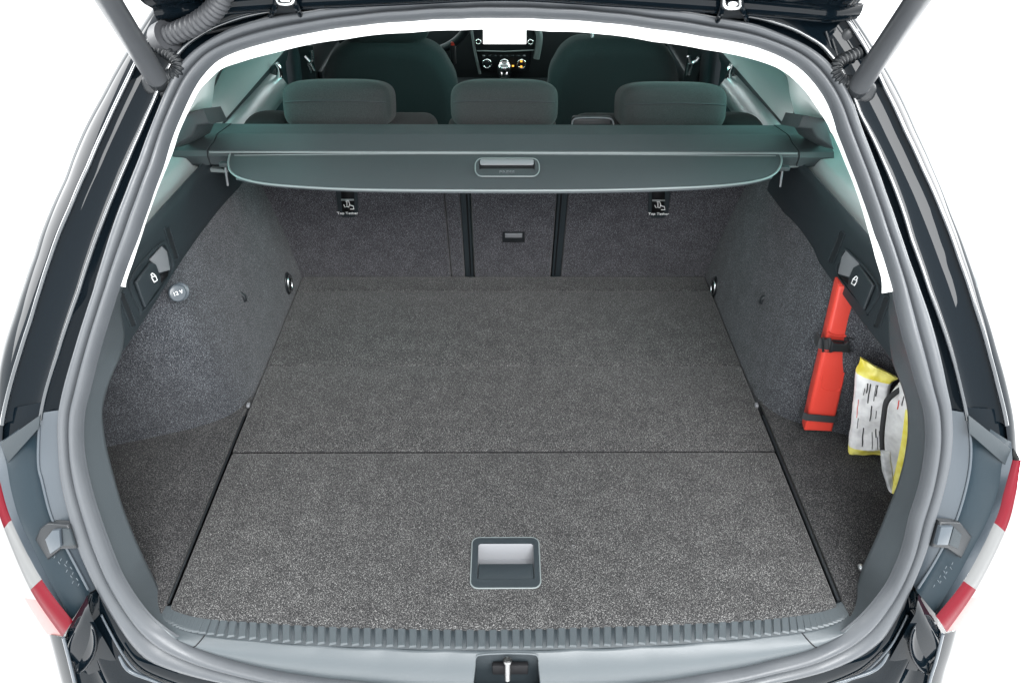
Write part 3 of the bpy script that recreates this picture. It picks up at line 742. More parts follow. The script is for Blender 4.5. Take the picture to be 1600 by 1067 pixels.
def board(y0, y1):
    bm = bmesh.new(); box_bm(bm, (-XB, y0, -.028), (XB, y1, 0), .005, 3); return autosmooth(bm_mesh(bm), 50)
YM = float(on_z(786, 571, 0)[1]); YR = float(on_z(786, 454, 0)[1])
link('middle_panel', board(YF + .0022, YM - .0004), M['carpet'], fl)
link('rear_panel', board(YM + .0003, YR - .0004), M['carpet'], fl)
link('rear_flap', board(YR + .0004, LF - .002), M['carpet'], fl)
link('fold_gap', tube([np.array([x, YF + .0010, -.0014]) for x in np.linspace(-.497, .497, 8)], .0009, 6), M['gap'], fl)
# pull handle
cx, cy, w, h = (hx0 + hx1) / 2, (hy0 + hy1) / 2, hx1 - hx0, hy1 - hy0
o3 = [np.array([x, y, .0003]) for x, y in rrect(cx, cy, w + .004, h + .004, .012, 6)]
ix0, ix1 = float(on_z(747, 870, 0)[0]), float(on_z(834, 870, 0)[0]); iy0, iy1 = float(on_z(790, 906, 0)[1]), float(on_z(790, 850, 0)[1])
i3 = [np.array([x, y, .0003]) for x, y in rrect((ix0 + ix1) / 2, (iy0 + iy1) / 2, ix1 - ix0, iy1 - iy0, .004, 6)]
hd = link('pull_handle', ringplate(o3, i3, (0, 0, .0022)), M['trim'], fl)
link('handle_lip', tube([p + np.array([0, 0, .0012]) for p in o3], .0013, 8, closed=True), M['ledge'], hd)
ym = float(on_z(790, 880, 0)[1])
rec = loft_mesh([[np.array([x, y, z]) for x in (ix0, ix1)] for y, z in ((iy1, .001), (iy1 - .003, -.003), (iy1 - .012, -.022), (iy0, -.024), (iy0, .001))])
link('handle_recess', autosmooth(fixn(join(rec, mesh([(ix0, iy0, .001), (ix0, iy1, .001), (ix0, iy1 - .012, -.022), (ix0, iy0, -.024), (ix1, iy0, .001), (ix1, iy1, .001), (ix1, iy1 - .012, -.022), (ix1, iy0, -.024)], [(0, 1, 2, 3), (4, 5, 6, 7)])))), M['grey'], hd)
link('handle_flap', box((ix0 + .001, iy0 + .001, -.004), (ix1 - .001, ym, -.0005), .001), M['trim'], hd)

# ================================================================== REAR SEAT
rs = thing('rear_seat', 'dark grey rear bench, its speckled carpet back closing the boot, three headrests', 'rear seat', (0, LF + .1, -.2))
SP0 = np.array([0, LF, 0]); SN = nrm(np.array([0, -1, -SEATK])) ; SU = nrm(np.array([0, -SEATK, 1.0]))
def on_seat(px, py, off=0.0): return on_pl(px, py, SP0 + SN * off, SN)
def seatx(px, z=.15):
    d = on_seat(px, 400); return float(d[0])
def back_panel(x0, x1, name='back_panel', mat='seat_carpet', off=0.0, th=.03, z0=-.02, z1=.43, bev=.006):
    pts = [np.array([x, 0, 0]) + SP0 + SU * z + SN * off for x, z in ((x0, z0), (x1, z0), (x1, z1), (x0, z1))]
    return link(name, prism(pts, -SN * th, bev, 3), M[mat], rs)
X = lambda px: float(on_seat(px, 428)[0])
xl, xa, xb, xc, xd, xe, xf, xr = -.545, X(704.5), X(726), X(740), X(862), X(877), X(877), .545
back_panel(xl, xa - .0008, 'left_back_panel'); back_panel(xa + .0008, xb, 'left_back_panel')
back_panel(xc + .002, xd - .002, 'centre_back_panel'); back_panel(xe, xr, 'right_back_panel')
for a, b in ((xb, xc), (xd, xe)):
    st_ = back_panel(a + .001, b - .001, 'back_strip', 'trim', -.004, .02, bev=.002)
    m_ = (a + b) / 2 + (.004 if a < 0 else -.004)
    link('strip_edge', tube([SP0 + np.array([m_, 0, 0]) + SU * z + SN * -.003 for z in (0, .2, .43)], .0016, 6), M['gap'], st_)
# centre latch
q = [on_seat(x, y, .0) for x, y in ((785, 362), (820, 362), (820, 377), (785, 377))]
la = link('centre_latch', prism(q, SN * .004, .0015), M['black'], rs)
q = [on_seat(x, y, .004) for x, y in ((789, 364), (816, 364), (816, 370), (789, 370))]
link('latch_bar', prism(q, SN * .004, .0015), M['grey'], la)
# tether points
for cx_, cy_ in ((543, 316), (1029, 317)):
    k = 1 if cx_ < 800 else -1
    oq = [on_seat(cx_ + x * k, cy_ + y, .0) for x, y in ((-20, -30), (15, -30), (17, 12), (12, 22), (-9, 22), (-15, 12))]
    tf = link('tether_cover', prism(oq, SN * .004, .002), M['trim'], rs)
    q = [on_seat(cx_ + x * k, cy_ + y, .0045) for x, y in ((-11, -30), (10, -30), (11, 15), (-8, 15))]
    link('tether_pocket', prism(q, SN * .0006), M['gap'], tf)
    q = [on_seat(cx_ + x * k, cy_ + y, .0055) for x, y in ((-10, -5), (10, -5), (10, -3), (-10, -3))]
    link('tether_bar', prism(q, SN * .002, .0004), M['silver'], tf)
    g = lambda x, y: on_seat(cx_ + x, cy_ + y, .0060)
    an_ = [g(-1, -1), g(-1, 7), g(-4, 8), g(-6, 4)]; an2 = [g(-1, 7), g(2, 8), g(3, 4)]
    se = [g(2, -1), g(4, 5), g(9, 6), g(10, 11), g(4, 11)]
    link('tether_mark', join(tube(an_, .0008, 6), tube(an2, .0008, 6), tube(se, .0009, 6), tube([g(-3, -1), g(2, -2)], .0008, 6)), M['print'], tf)
    link('tether_print', text_mesh('Top Tether', .0100, g(0, 17.5), (1, 0, 0), SU), M['print'], tf)
# seat shoulders above the back panels, and upright headrests
for a, b in ((xl, X(700)), (X(708), xd), (xe, xr)):
    bm = bmesh.new(); box_bm(bm, (a + .004, seat_y(.38) + .02, .30), (b - .004, seat_y(.38) + .15, .418), .03, 4)
    link('seat_shoulder', autosmooth(bm_mesh(bm), 60), M['fabric'], rs)
for k, (cxp, cyp) in enumerate(((533, 163), (788, 163), (1045, 167))):
    c = on_y(cxp, cyp, .90)
    ty = math.radians(-16); Rm = np.array([[1, 0, 0], [0, math.cos(ty), -math.sin(ty)], [0, math.sin(ty), math.cos(ty)]])
    hr = link('headrest', superell(c, .110, .072, .050, .5, .34, 48, 26, Rm), M['fabric'], rs)
    pts = []
    for a in np.linspace(-.93, .93, 40):
        zz = .010 - .004 * a * a; rr = (1 - abs(zz / .050) ** 4) ** (.5 / .34); yy = .072 * max(.02, rr - abs(a) ** (2 / .34)) ** .17
        pts.append(c + Rm @ np.array([.110 * a, -yy - .0002, zz]))
    link('headrest_seam', tube(pts, .0012, 6), M['hose'], hr)
    for sx in (-.06, .06):
        link('headrest_post', tube([c + np.array([sx, 0, -.05]), c + np.array([sx, .0, -.14])], .006, 10), M['chrome'], hr)
for px_, wd in ((612, 18), (894, 0), (1146, 0)):
    pass
q = on_y(925, 187, .86)
link('belt_guide', box(q + np.array([-.042, -.01, -.012]), q + np.array([.042, .012, .006]), .006, 3), M['black'], rs)
link('belt_guide_rim', tube(catmull([q + np.array([x, -.012, z]) for x, z in ((-.042, -.006), (-.036, .006), (0, .008), (.036, .006), (.044, -.006))], 20), .0018, 8), M['grey'], rs)
for s in (-1, 1):
    P_ = lambda px, py: on_y(px, py, .88)
    pp = [(432, 190), (420, 196)] if s == -1 else [(1138, 190), (1150, 196)]
    link('outer_bolster', superell(np.array([s * .50, .90, .405]), .05, .07, .02, .7, .7, 20, 12), M['fabric2'], rs)

# ================================================================== LUGGAGE COVER
lc = thing('luggage_cover', 'dark roller luggage cover pulled back across the boot behind the rear seat', 'luggage cover', (0, .68, .44))
def X_at(px, py, y): return float(on_y(px, py, y)[0])
def cassette(x0, x1, k=1.0, dx0=0, dx1=0):
    pr = [(.640, .428), (.637, .446), (.641, .4545), (.648, .4575), (.668, .461), (.684, .4685), (.692, .4690), (.742, .4675), (.752, .461), (.755, .43)]
    cyy, czz = .70, .449
    A = []
    for f, x in ((0, x0), (1, x1)):
        r = []
        for j, (y, z) in enumerate(pr):
            y2, z2 = cyy + (y - cyy) * k, czz + (z - czz) * k
            sh = (dx0 if f == 0 else dx1) * (y - .64) / .13
            r.append(np.array([x + sh, y2, z2]))
        A.append(r)
    me = loft_mesh(A, closed=True); bm = bmesh.new(); bm.from_mesh(me); bm.verts.ensure_lookup_table(); n = len(pr)
    bm.faces.new([bm.verts[i] for i in range(n)]); bm.faces.new([bm.verts[n + i] for i in range(n - 1, -1, -1)])
    bmesh.ops.recalc_face_normals(bm, faces=bm.faces); bm.to_mesh(me); bm.free(); return autosmooth(me, 30)
xj0, xj1 = X_at(322, 226, .64), X_at(1250, 232, .64)
cs = link('cassette', cassette(xj0 + .001, xj1 - .001, 1, .022, -.026), M['cover'], lc)
link('cassette_edge', tube([np.array([x, .6375, .4525]) for x in (xj0 + .004, 0, xj1 - .004)], .0022, 8), M['ledge'], cs)
link('cassette_end', cassette(X_at(268, 228, .64), xj0 - .001, 1.03, .03, .022), M['cover'], lc)
link('cassette_end', cassette(xj1 + .001, X_at(1304, 234, .64), 1.03, -.026, -.02), M['cover'], lc)
link('roller_gap', box((xj0 + .01, .655, .405), (xj1 - .01, .74, .432), .004), M['gap'], lc)
# end panel (rigid flap)
FP0 = np.array([0, .64, .447]); fq = on_y(800, 299, .53); 
FD = nrm(np.array([0, .53 - .64, float(fq[2]) - .447])); FN = nrm(np.cross(np.array([1.0, 0, 0]), -FD)); FN = FN if FN[2] > 0 else -FN
def on_flap(px, py, off=0.0): return on_pl(px, py, FP0 + FN * off, FN)
outl = [(362, 236), (358, 246), (357, 258), (362, 270), (380, 280), (420, 288), (500, 294), (600, 297), (800, 298), (950, 297), (1080, 293), (1150, 288), (1190, 281), (1210, 272), (1219, 260), (1221, 248), (1216, 238)]
front = catmull(outl, 120)
fpts = [on_flap(x, y) for x, y in front] + [on_flap(x, 234.5) for x in (1000, 800, 600, 380)]
ep = link('end_panel', prism(fpts, FN * .004, .0012, 2), M['cover'], lc)
link('panel_piping', tube([on_flap(x, y, .0035) for x, y in front[4:-4]], .0020, 8), M['ledge'], ep)
link('panel_stitch', tube([on_flap(x, y, .0042) for x, y in catmull([(366, 243), (600, 241), (800, 241), (1000, 242), (1212, 244)], 30)], .0010, 6), M['ledge'], ep)
hk = link('panel_fold', tube([on_flap(x, y, -.003) for x, y in catmull([(370, 279), (420, 289), (500, 295), (600, 298.5), (800, 300), (950, 299), (1080, 295), (1160, 288), (1205, 277)], 60)], .003, 8), M['sill'], ep)
rim = [on_flap(x, y, .004) for x, y in rrect(792.5, 263.5, 100, 28, 11, 7)]; rin = [on_flap(x, y, .004) for x, y in rrect(792, 261, 88, 19, 5, 7)]
gp = link('grip', ringplate(rim, rin, FN * .0025), M['cover'], ep)
link('grip_rim', tube([p + FN * .0022 for p in rim], .0012, 8, closed=True), M['ledge'], gp)
link('grip_well', prism([on_flap(x, y, .0041) for x, y in rrect(792, 259.5, 86, 14, 3, 5)], FN * .0004), M['gap'], gp)
link('grip_bar', prism([on_flap(x, y, .0045) for x, y in rrect(792, 255, 84, 8, 2.5, 5)], FN * .0028, .001), M['grey'], gp)
link('grip_plate', prism([on_flap(x, y, .0042) for x, y in rrect(792, 268.5, 86, 8, 3, 5)], FN * .0006), M['cover'], gp)
link('grip_print', text_mesh('PRESS', .011, on_flap(792, 269.5, .0062), (1, 0, 0), -FD), M['grey'], gp)
for s, pts in ((-1, [(352, 256), (353, 268), (356, 290)]), (1, [(1223, 262), (1221, 276), (1219, 292)])):
    a = [on_y(x, y, .62) for x, y in pts]
    link('hook_pin', tube(a, .0022, 8), M['grey'], lc)
    link('pin_block', box(a[0] - np.array([.010, .006, .005]), a[0] + np.array([.012, .006, .003]), .0015), M['cover'], lc)
# brackets that carry the roller, fixed to the side panels
for s in (-1, 1):
    b0_ = [(303, 240), (352, 240), (352, 268), (322, 262)] if s == -1 else [(1226, 242), (1258, 240), (1264, 252), (1240, 262), (1226, 262)]
    q = [on_y(x, y, .66) for x, y in b0_]
    br_ = P('cover_bracket', prism(q, (0, .03, 0), .003), 'trim')
    a = [on_y(x, y, .645) for x, y in ([(322, 263), (356, 266), (356, 271), (324, 269)] if s == -1 else [(1222, 258), (1252, 258), (1252, 262), (1222, 263)])]
    P('bracket_lip', prism(a, (0, .02, 0), .001), 'ledge', br_)
    # stepped rest and pillar foot
    tall = [(270, 232), (289, 177), (317, 170), (329, 194), (308, 196), (300, 214)] if s == -1 else [(1304, 234), (1292, 187), (1255, 180), (1246, 200), (1268, 202), (1276, 216)]
    q = [on_y(x, y, .58) for x, y in tall]
    P('cover_rest', prism(q, (s * .004, .10, -.03), .004), 'cover')

# ================================================================== WARNING TRIANGLE CASE
YB = .362
bx0, bx1 = on_y(1257, 676, YB), on_y(1300, 679, YB)
tc_ = on_y(1318, 446, YB - .0)
wt = thing('warning_triangle_case', 'long red plastic warning triangle case strapped upright beside the right wall', 'triangle case', ((bx0 + bx1) / 2))
o1 = [on_y(x, y, YB) for x, y in ((1257, 674), (1271, 610), (1290, 530), (1310, 446), (1356, 446), (1335, 532), (1313, 625), (1301, 676))]
wc = link('case', prism(o1, (.004, .032, 0), .007, 4), M['red'], wt)
e1 = [on_y(x, y, YB - .0005) for x, y in ((1292, 524), (1336, 529))]
for nm, pts in (('case_seam', [(1301, 598), (1327, 600)]),):
    pass
def band(p0, p1, w, name, par, mat='web', off=.0065):
    a = on_y(*p0, YB - off); b = on_y(*p1, YB - off); up = np.array([0, 0, w])
    ex = nrm(b - a) * .006
    vs = [a - ex, b + ex]
    o = [a - ex + np.array([0, .022, 0]), a - ex + np.array([0, .004, 0]), a + ex * .2, b - ex * .2, b + ex + np.array([0, .004, 0]), b + ex + np.array([0, .05, 0])]
    rows = [[p - up / 2 for p in o], [p + up / 2 for p in o]]
    me = loft_mesh(rows); bm = bmesh.new(); bm.from_mesh(me); bmesh.ops.recalc_face_normals(bm, faces=bm.faces)
    bmesh.ops.solidify(bm, geom=bm.faces[:], thickness=.0016); bm.to_mesh(me); bm.free()
    return link(name, autosmooth(me, 40), M[mat], par)
sb = band((1285, 538), (1333, 542), .021, 'upper_strap', wt); band((1260, 652), (1304, 656), .015, 'lower_strap', wt)
bk = [on_y(x, y, YB - .0085) for x, y in ((1297, 529), (1303, 533), (1317, 534), (1323, 530), (1325, 549), (1319, 547), (1301, 546), (1295, 548))]
link('buckle', prism(bk, (0, -.009, .001), .002, 3), M['black'], sb)
for x0, x1 in ((1286, 1297), (1324, 1337)):
    a = [on_y(x, y, YB - .0095) for x, y in ((x0, 528), (x1, 529), (x1, 550), (x0, 549))]
    link('buckle_loop', tube(a, .0022, 8, closed=True), M['black'], sb)
link('case_ridge', tube([on_y(x, y, YB - .0003) for x, y in catmull([(1294, 519), (1300, 523), (1318, 525), (1333, 521)], 20)], .0022, 8), M['red'], wc)
link('strap_tail', tube([on_y(x, y, YB + .01) for x, y in catmull([(1334, 536), (1346, 524), (1350, 534), (1343, 548)], 20)], .003, 8), M['web'], wt)

# ================================================================== VEST BAG
def pat_mat(name, kind):
    m, nt, b = new_mat(name); L = nt.links
    setp(b, Roughness=.28); b.inputs['Specular IOR Level'].default_value = .6
    tc = nt.nodes.new('ShaderNodeTexCoord'); n = nt.nodes.new('ShaderNodeTexNoise'); n.inputs['Scale'].default_value = 55; n.inputs['Detail'].default_value = 4
    L.new(tc.outputs['Object'], n.inputs['Vector']); cr = nt.nodes.new('ShaderNodeValToRGB')
    a, c = {'w': ((.62, .62, .63), (.8, .8, .8)), 'y': ((.66, .56, .06), (.80, .74, .22)), 'c': ((.42, .43, .44), (.7, .7, .7))}[kind]
    cr.color_ramp.elements[0].color = (*a, 1); cr.color_ramp.elements[1].color = (*c, 1); cr.color_ramp.elements[0].position = .35; cr.color_ramp.elements[1].position = .65
    L.new(n.outputs['Fac'], cr.inputs['Fac']); L.new(cr.outputs['Color'], b.inputs['Base Color'])
    bu = nt.nodes.new('ShaderNodeBump'); bu.inputs['Strength'].default_value = .6; bu.inputs['Distance'].default_value = .003
    L.new(n.outputs['Fac'], bu.inputs['Height']); L.new(bu.outputs['Normal'], b.inputs['Normal']); return m
M['bagw'], M['bagy'], M['bagc'] = pat_mat('bag_white', 'w'), pat_mat('bag_yellow', 'y'), pat_mat('bag_clear', 'c')
vb = thing('vest_packet', 'crumpled white and yellow plastic packet tucked in the right side pocket', 'packet', on_z(1345, 712, 0))
def crumple(quads, ydep, name, mats, nu=26, nv=44, amp=.006, seed=0.0, thick=.012, split=None):
    """quads: left edge px list and right edge px list (top to bottom); mats by v range"""
    Lp = catmull(quads[0], nv); Rp = catmull(quads[1], nv); out = []
    G = []
    for j in range(nv):
        r = []
        for i in range(nu):
            u = i / (nu - 1); x = Lp[j][0] + (Rp[j][0] - Lp[j][0]) * u; y = Lp[j][1] + (Rp[j][1] - Lp[j][1]) * u
            dd = ydep(u, j / (nv - 1)); p = on_y(x, y, dd)
            k = mnoise.noise(Vector((p[0] * 26 + seed, p[1] * 20, p[2] * 26))) * amp + mnoise.noise(Vector((p[0] * 70, seed, p[2] * 70))) * amp * .4
            edge = min(1, 7 * min(u, 1 - u, j / (nv - 1), 1 - j / (nv - 1)))
            r.append(p + np.array([0, k - thick * .5 * edge, 0]))
        G.append(r)
    for v0, v1, mt, nm in mats:
        j0, j1 = int(v0 * (nv - 1)), int(v1 * (nv - 1)); A = G[j0:j1 + 1]
        B = [[p + np.array([0, thick * .5 + .001, 0]) for p in r] for r in A]
        vs = [p for r in A for p in r] + [p for r in B for p in r]; fs = []; nb = len(A) * nu
        for j in range(len(A) - 1):
            for i in range(nu - 1):
                a = j * nu + i; fs.append((a, a + 1, a + nu + 1, a + nu)); fs.append((nb + a, nb + a + nu, nb + a + nu + 1, nb + a + 1))
        def wall(idx):
            for a, b in zip(idx[:-1], idx[1:]): fs.append((a, b, nb + b, nb + a))
        m_ = len(A); wall(list(range(nu))); wall([(m_ - 1) * nu + i for i in range(nu)]); wall([j * nu for j in range(m_)]); wall([j * nu + nu - 1 for j in range(m_)])
        o = link(nm, autosmooth(fixn(mesh(vs, fs)), 60), M[mt], vb)
        out.append(o)
    return G, out
YP = .318
G1, _ = crumple(([(1346, 560), (1338, 596), (1334, 640), (1329, 680), (1326, 708)], [(1404, 593), (1393, 604), (1385, 640), (1381, 680), (1380, 712)]), lambda u, v: YP - .02 * u + .012 * v, 'front', ((0, .2, 'bagy', 'yellow_top'), (.2, .9, 'bagw', 'printed_face'), (.9, 1, 'bagy', 'yellow_hem')), seed=1.3)
G2, _ = crumple(([(1405, 606), (1388, 628), (1382, 660), (1379, 700), (1390, 768)], [(1424, 590), (1428, 640), (1428, 680), (1420, 730), (1398, 775)]), lambda u, v: YP - .04 - .05 * u + .02 * v, 'rear', ((0, 1, 'bagw', 'folded_face'),), seed=5.1, amp=.008)
# yellow border of the folded half
yb = [(1416, 642), (1410, 690), (1404, 720), (1398, 745), (1391, 768)]; ye = [(1426, 632), (1428, 680), (1420, 728), (1410, 750), (1397, 774)]
a = [on_y(x, y, YP - .086) for x, y in catmull(yb, 24)]; b = [on_y(x, y, YP - .092) for x, y in catmull(ye, 24)]
rows = [[p + np.array([0, .004, 0]) for p in a], [p + (q - p) * .3 + np.array([0, -.003, 0]) for p, q in zip(a, b)], b, [p + np.array([0, .006, 0]) for p in b]]
link('yellow_border', fixn(loft_mesh(rows)), M['bagy'], vb)
sk = catmull([(1410, 606), (1396, 616), (1385, 628), (1381, 650), (1378, 680), (1379, 706)], 40)
rows = [[on_y(x - w_, y - w_ * .6, YP - .045 - .02 * i / 39) for i, (x, y) in enumerate(sk)] for w_ in (-4, -1.5, 1.5, 4)]
link('black_edge', fixn(loft_mesh([rows[0], [p + np.array([0, -.004, 0]) for p in rows[1]], [p + np.array([0, -.004, 0]) for p in rows[2]], rows[3]])), M['web'], vb)
random.seed(5)
for k, (u, v0, v1) in enumerate(((.36, .24, .42), (.54, .24, .40), (.50, .46, .60), (.10, .40, .56), (.34, .66, .84), (.62, .72, .88), (.72, .68, .76), (.78, .76, .88), (.58, .24, .36), (.14, .58, .66), (.30, .24, .34), (.66, .5, .58), (.84, .70, .86), (.2, .3, .36))):
    j0, j1 = int(v0 * 43), int(v1 * 43); i = int(u * 25)
    pts = [G1[j][i] + np.array([0, -.0006, 0]) for j in range(j0, j1 + 1)]
    link('print_line', tube(pts, .0006 if k % 2 else .0010, 6), M['black' if k != 3 else 'redbtn'], vb)
for u, v0, v1, mt in ((.35, .2, .3, 'redbtn'), (.5, .16, .24, 'black')):
    j0, j1 = int(v0 * 43), int(v1 * 43); i = int(u * 25)
    link('print_line', tube([G2[j][i] + np.array([0, -.0012, 0]) for j in range(j0, j1 + 1)], .0010, 6), M[mt], vb)
# clear film at the foot of the folded half, and moulding on the red case
crumple(([(1377, 706), (1379, 732), (1386, 758), (1391, 776)], [(1391, 706), (1394, 732), (1397, 758), (1399, 774)]), lambda u, v: YP - .075 - .01 * v, 'film', ((0, 1, 'bagc', 'clear_film'),), nu=10, nv=22, seed=8.0, amp=.006, thick=.008)
link('case_moulding', tube([on_y(x, y, YB - .0002) for x, y in catmull([(1287, 580), (1283, 603), (1290, 609), (1308, 611), (1314, 605), (1319, 582)], 26)], .0008, 6), M['red'], wc)
# lint caught in the carpet
lm = []
for k in range(70):
    x, y = random.uniform(-.47, .47), random.uniform(.0, LF - .08); a = random.uniform(0, TWO); l_ = random.uniform(.0006, .0022)
    if hx0 - .01 < x < hx1 + .01 and hy0 - .01 < y < hy1 + .01: continue
    c = np.array([x, y, .0009]); e = np.array([math.cos(a), math.sin(a), .1]) * l_
    lm.append(tube([c - e, c + np.array([-e[1], e[0], .0003]) * .3, c + e], .00035, 4))
lo_ = link('lint', join(*lm), M['grey'], fl); lo_['kind'] = 'stuff'

# ================================================================== OPEN TAILGATE, HINGES, STRUTS, HOSES
tgb = [on_S(x, y, -.012) for x, y in catmull([(254,28),(300,23),(356,16),(464,8),(620,1),(790,-6),(940,2),(1120,14),(1230,23),(1292,28),(1334,22)], 80)]
ups = nrm(np.array([0, -.80, .60]))
secs = []
for dy, dz in ((.006, .034), (.000, .014), (-.004, .002), (-.012, -.002), (-.020, .002), (-.024, .010), (-.024, .016), (-.032, .020), (-.045, .026), (-.060, .036)):
    secs.append([p + np.array([0, dy, dz]) for p in tgb])
tg = P('tailgate', fixn(loft_mesh(secs)), 'paint')
def widen(p, k): return np.array([p[0] * k, p[1], p[2]])
big = [secs[-1]]
for L_, k in ((.12, 1.04), (.35, 1.10), (.7, 1.14), (.95, 1.12), (1.05, 1.05)):
    big.append([widen(p, k) + np.array([0, -.80 * L_, .60 * L_ + .03 * math.sin(L_ * 2.5)]) for p in tgb])
P('tailgate_lining', fixn(loft_mesh(big)), 'black', tg)
back = [[p + np.array([0, .02, .07]) for p in r] for r in big[1:]]
P('tailgate_skin', fixn(loft_mesh([secs[0]] + back)), 'paint', tg)
P('tailgate_flange', tube([p + np.array([0, -.010, -.001]) for p in tgb], .0035, 8), 'paint', tg)
for hx in (446, 1144):
    s = -1 if hx < 800 else 1
    f = lambda x, y, o=-.020: on_S(hx + x, y, o - .022 if o < -.008 else o)
    yb = 27 if s == -1 else 34
    a1 = [f(-24, yb, -.006), f(-17, yb - 14, -.024), f(-15, yb - 28, -.04), f(-15, yb - 44, -.05)]
    a2 = [f(24, yb - 2, -.006), f(18, yb - 14, -.024), f(14, yb - 28, -.04), f(13, yb - 44, -.05)]
    hg = P('hinge', join(tube(catmull(a1, 14), .0035, 8), tube(catmull(a2, 14), .0035, 8)), 'paint')
    P('hinge_web', prism([f(-16, yb - 18, -.022), f(17, yb - 18, -.022), f(20, yb - 4, -.008), f(-20, yb - 3, -.008)], (0, .006, .002), .001), 'black', hg)
    P('hinge_loop', tube(catmull([f(-13, yb - 36, -.05), f(-11, yb - 23, -.048), f(0, yb - 20, -.048), f(11, yb - 23, -.048), f(12, yb - 36, -.05)], 30), .0026, 8), 'steel', hg)
    P('hinge_nut', superell(f(0, yb - 25, -.046), .007, .004, .006, .6, .6, 16, 8), 'steel', hg)
def along(px0, px1, t0, t1, n=30): return [at_t(px0[0] + (px1[0] - px0[0]) * i / (n - 1), px0[1] + (px1[1] - px0[1]) * i / (n - 1), t0 + (t1 - t0) * i / (n - 1)) for i in range(n)]
for s, pb, pt in ((-1, (247, 126), (132, -60)), (1, (1340, 138), (1474, -60))):
    tb = t_S(*pb, -.012); tt = tb * .80
    e0, e1 = at_t(*pb, tb), at_t(*pt, tt)
    ax = [e0 + (e1 - e0) * (2.0 * i / 39) for i in range(40)]
    stt = P('strut', tube(ax, .0137, 28), 'strut')
    dv = nrm(ax[0] - ax[5])
    P('strut_collar', tube([ax[0] - dv * .006, ax[0] + dv * .004, ax[0] + dv * .010], lambda t: .0146 - .003 * t, 24), 'black', stt)
    P('ball_socket', superell(ax[0] + dv * .018, .013, .013, .012, .8, .8, 20, 12), 'black', stt)
    bp = on_S(pb[0] + (-8 if s == -1 else 12), pb[1] + 6, -.004)
    P('ball_stud', tube([ax[0] + dv * .018, bp], .005, 12), 'steel', stt)
    P('stud_washer', superell(bp, .014, .006, .014, .8, .8, 22, 10), 'black', stt)
def bellows(path, r, pitch, depth, name, mat, par=None, taper=None):
    Ln = sum(np.linalg.norm(np.array(b) - np.array(a)) for a, b in zip(path[:-1], path[1:])); nr = max(3, int(Ln / pitch))
    pts = catmull(path, nr * 8)
    return P(name, tube(pts, lambda t: (r * (taper(t) if taper else 1)) + depth * math.sin(TWO * nr * t), 18), mat, par)
hp = [on_S(x, y, o) for x, y, o in ((360, -34, -.085), (348, -6, -.075), (335, 15, -.060), (312, 34, -.042), (284, 48, -.026), (260, 58, -.012), (247, 65, .004))]
hz = bellows(hp, .0128, .0072, .0011, 'cable_hose', 'hose', None, lambda t: 1 + .32 * max(0, t - .8) / .2)
g0 = hp[-2]; P('hose_collar', tube([hp[-2] + (hp[-1] - hp[-2]) * k for k in (-.35, -.1, .2, .5)], .0205, 22), 'hose', hz)
for s, pts in ((-1, [(243, 70), (256, 80), (268, 88), (277, 99), (277, 110), (268, 117), (256, 119)]), (1, [(1342, 82), (1328, 89), (1313, 96), (1306, 107), (1310, 119), (1320, 127), (1332, 128)])):
    bellows([on_S(x, y, -.010) for x, y in pts], .0075, .0046, .0012, 'coiled_cable', 'black')
# wash pipe and clips in the roof gutter, body plug on the right
P('washer_pipe', tube([on_S(x, y, .0) for x, y in catmull([(300, 58), (340, 48), (390, 38), (422, 26), (440, 24)], 30)], .0022, 8), 'black')
pg = on_S(1325, 66, .008); P('body_plug', superell(pg, .014, .008, .02, .8, .8, 24, 12), 'black')
P('plug_rim', tube([on_S(1325 + 10 * math.cos(a), 66 + 15 * math.sin(a), .004) for a in np.linspace(0, TWO, 28, endpoint=False)], .002, 8, closed=True), 'paint')
for x, y in ((1290, 50), (1300, 62), (262, 40), (275, 34)):
    P('seam_bead', tube([on_S(x, y, 0), on_S(x + (8 if x > 800 else -8), y + 26, .004)], .003, 8), 'paint')
# upper pillar lining seen through the opening
for s in (-1, 1):
    pA = angs((289, 180), (366, 102), 30) if s == -1 else angs((1210, 104), (1290, 190), 30)[::-1]
    a = rowS(C1, pA, .028)
    fpx = [(326, 190), (330, 172), (333, 150), (338, 120), (352, 104), (372, 92), (400, 70)] if s == -1 else [(1247, 198), (1240, 172), (1234, 148), (1229, 120), (1212, 104), (1196, 92), (1170, 70)]
    fe = [on_y(x, y, .70) for x, y in catmull(fpx, 30)]
    a2 = [CAM + (p - CAM) * (1 + .36 * min(1, max(0, (.62 - p[2]) / .06 + 1))) for p in a]
    rows = [a, a2] + [[p + (q - p) * u + np.array([s * .012 * math.sin(math.pi * u), 0, 0]) for p, q in zip(a2, fe)] for u in (.25, .5, .75, 1)] + [[q + np.array([s * .04, .02, 0]) for q in fe]]
    P('rear_pillar_lining', fixn(loft_mesh(rows)), 'white')

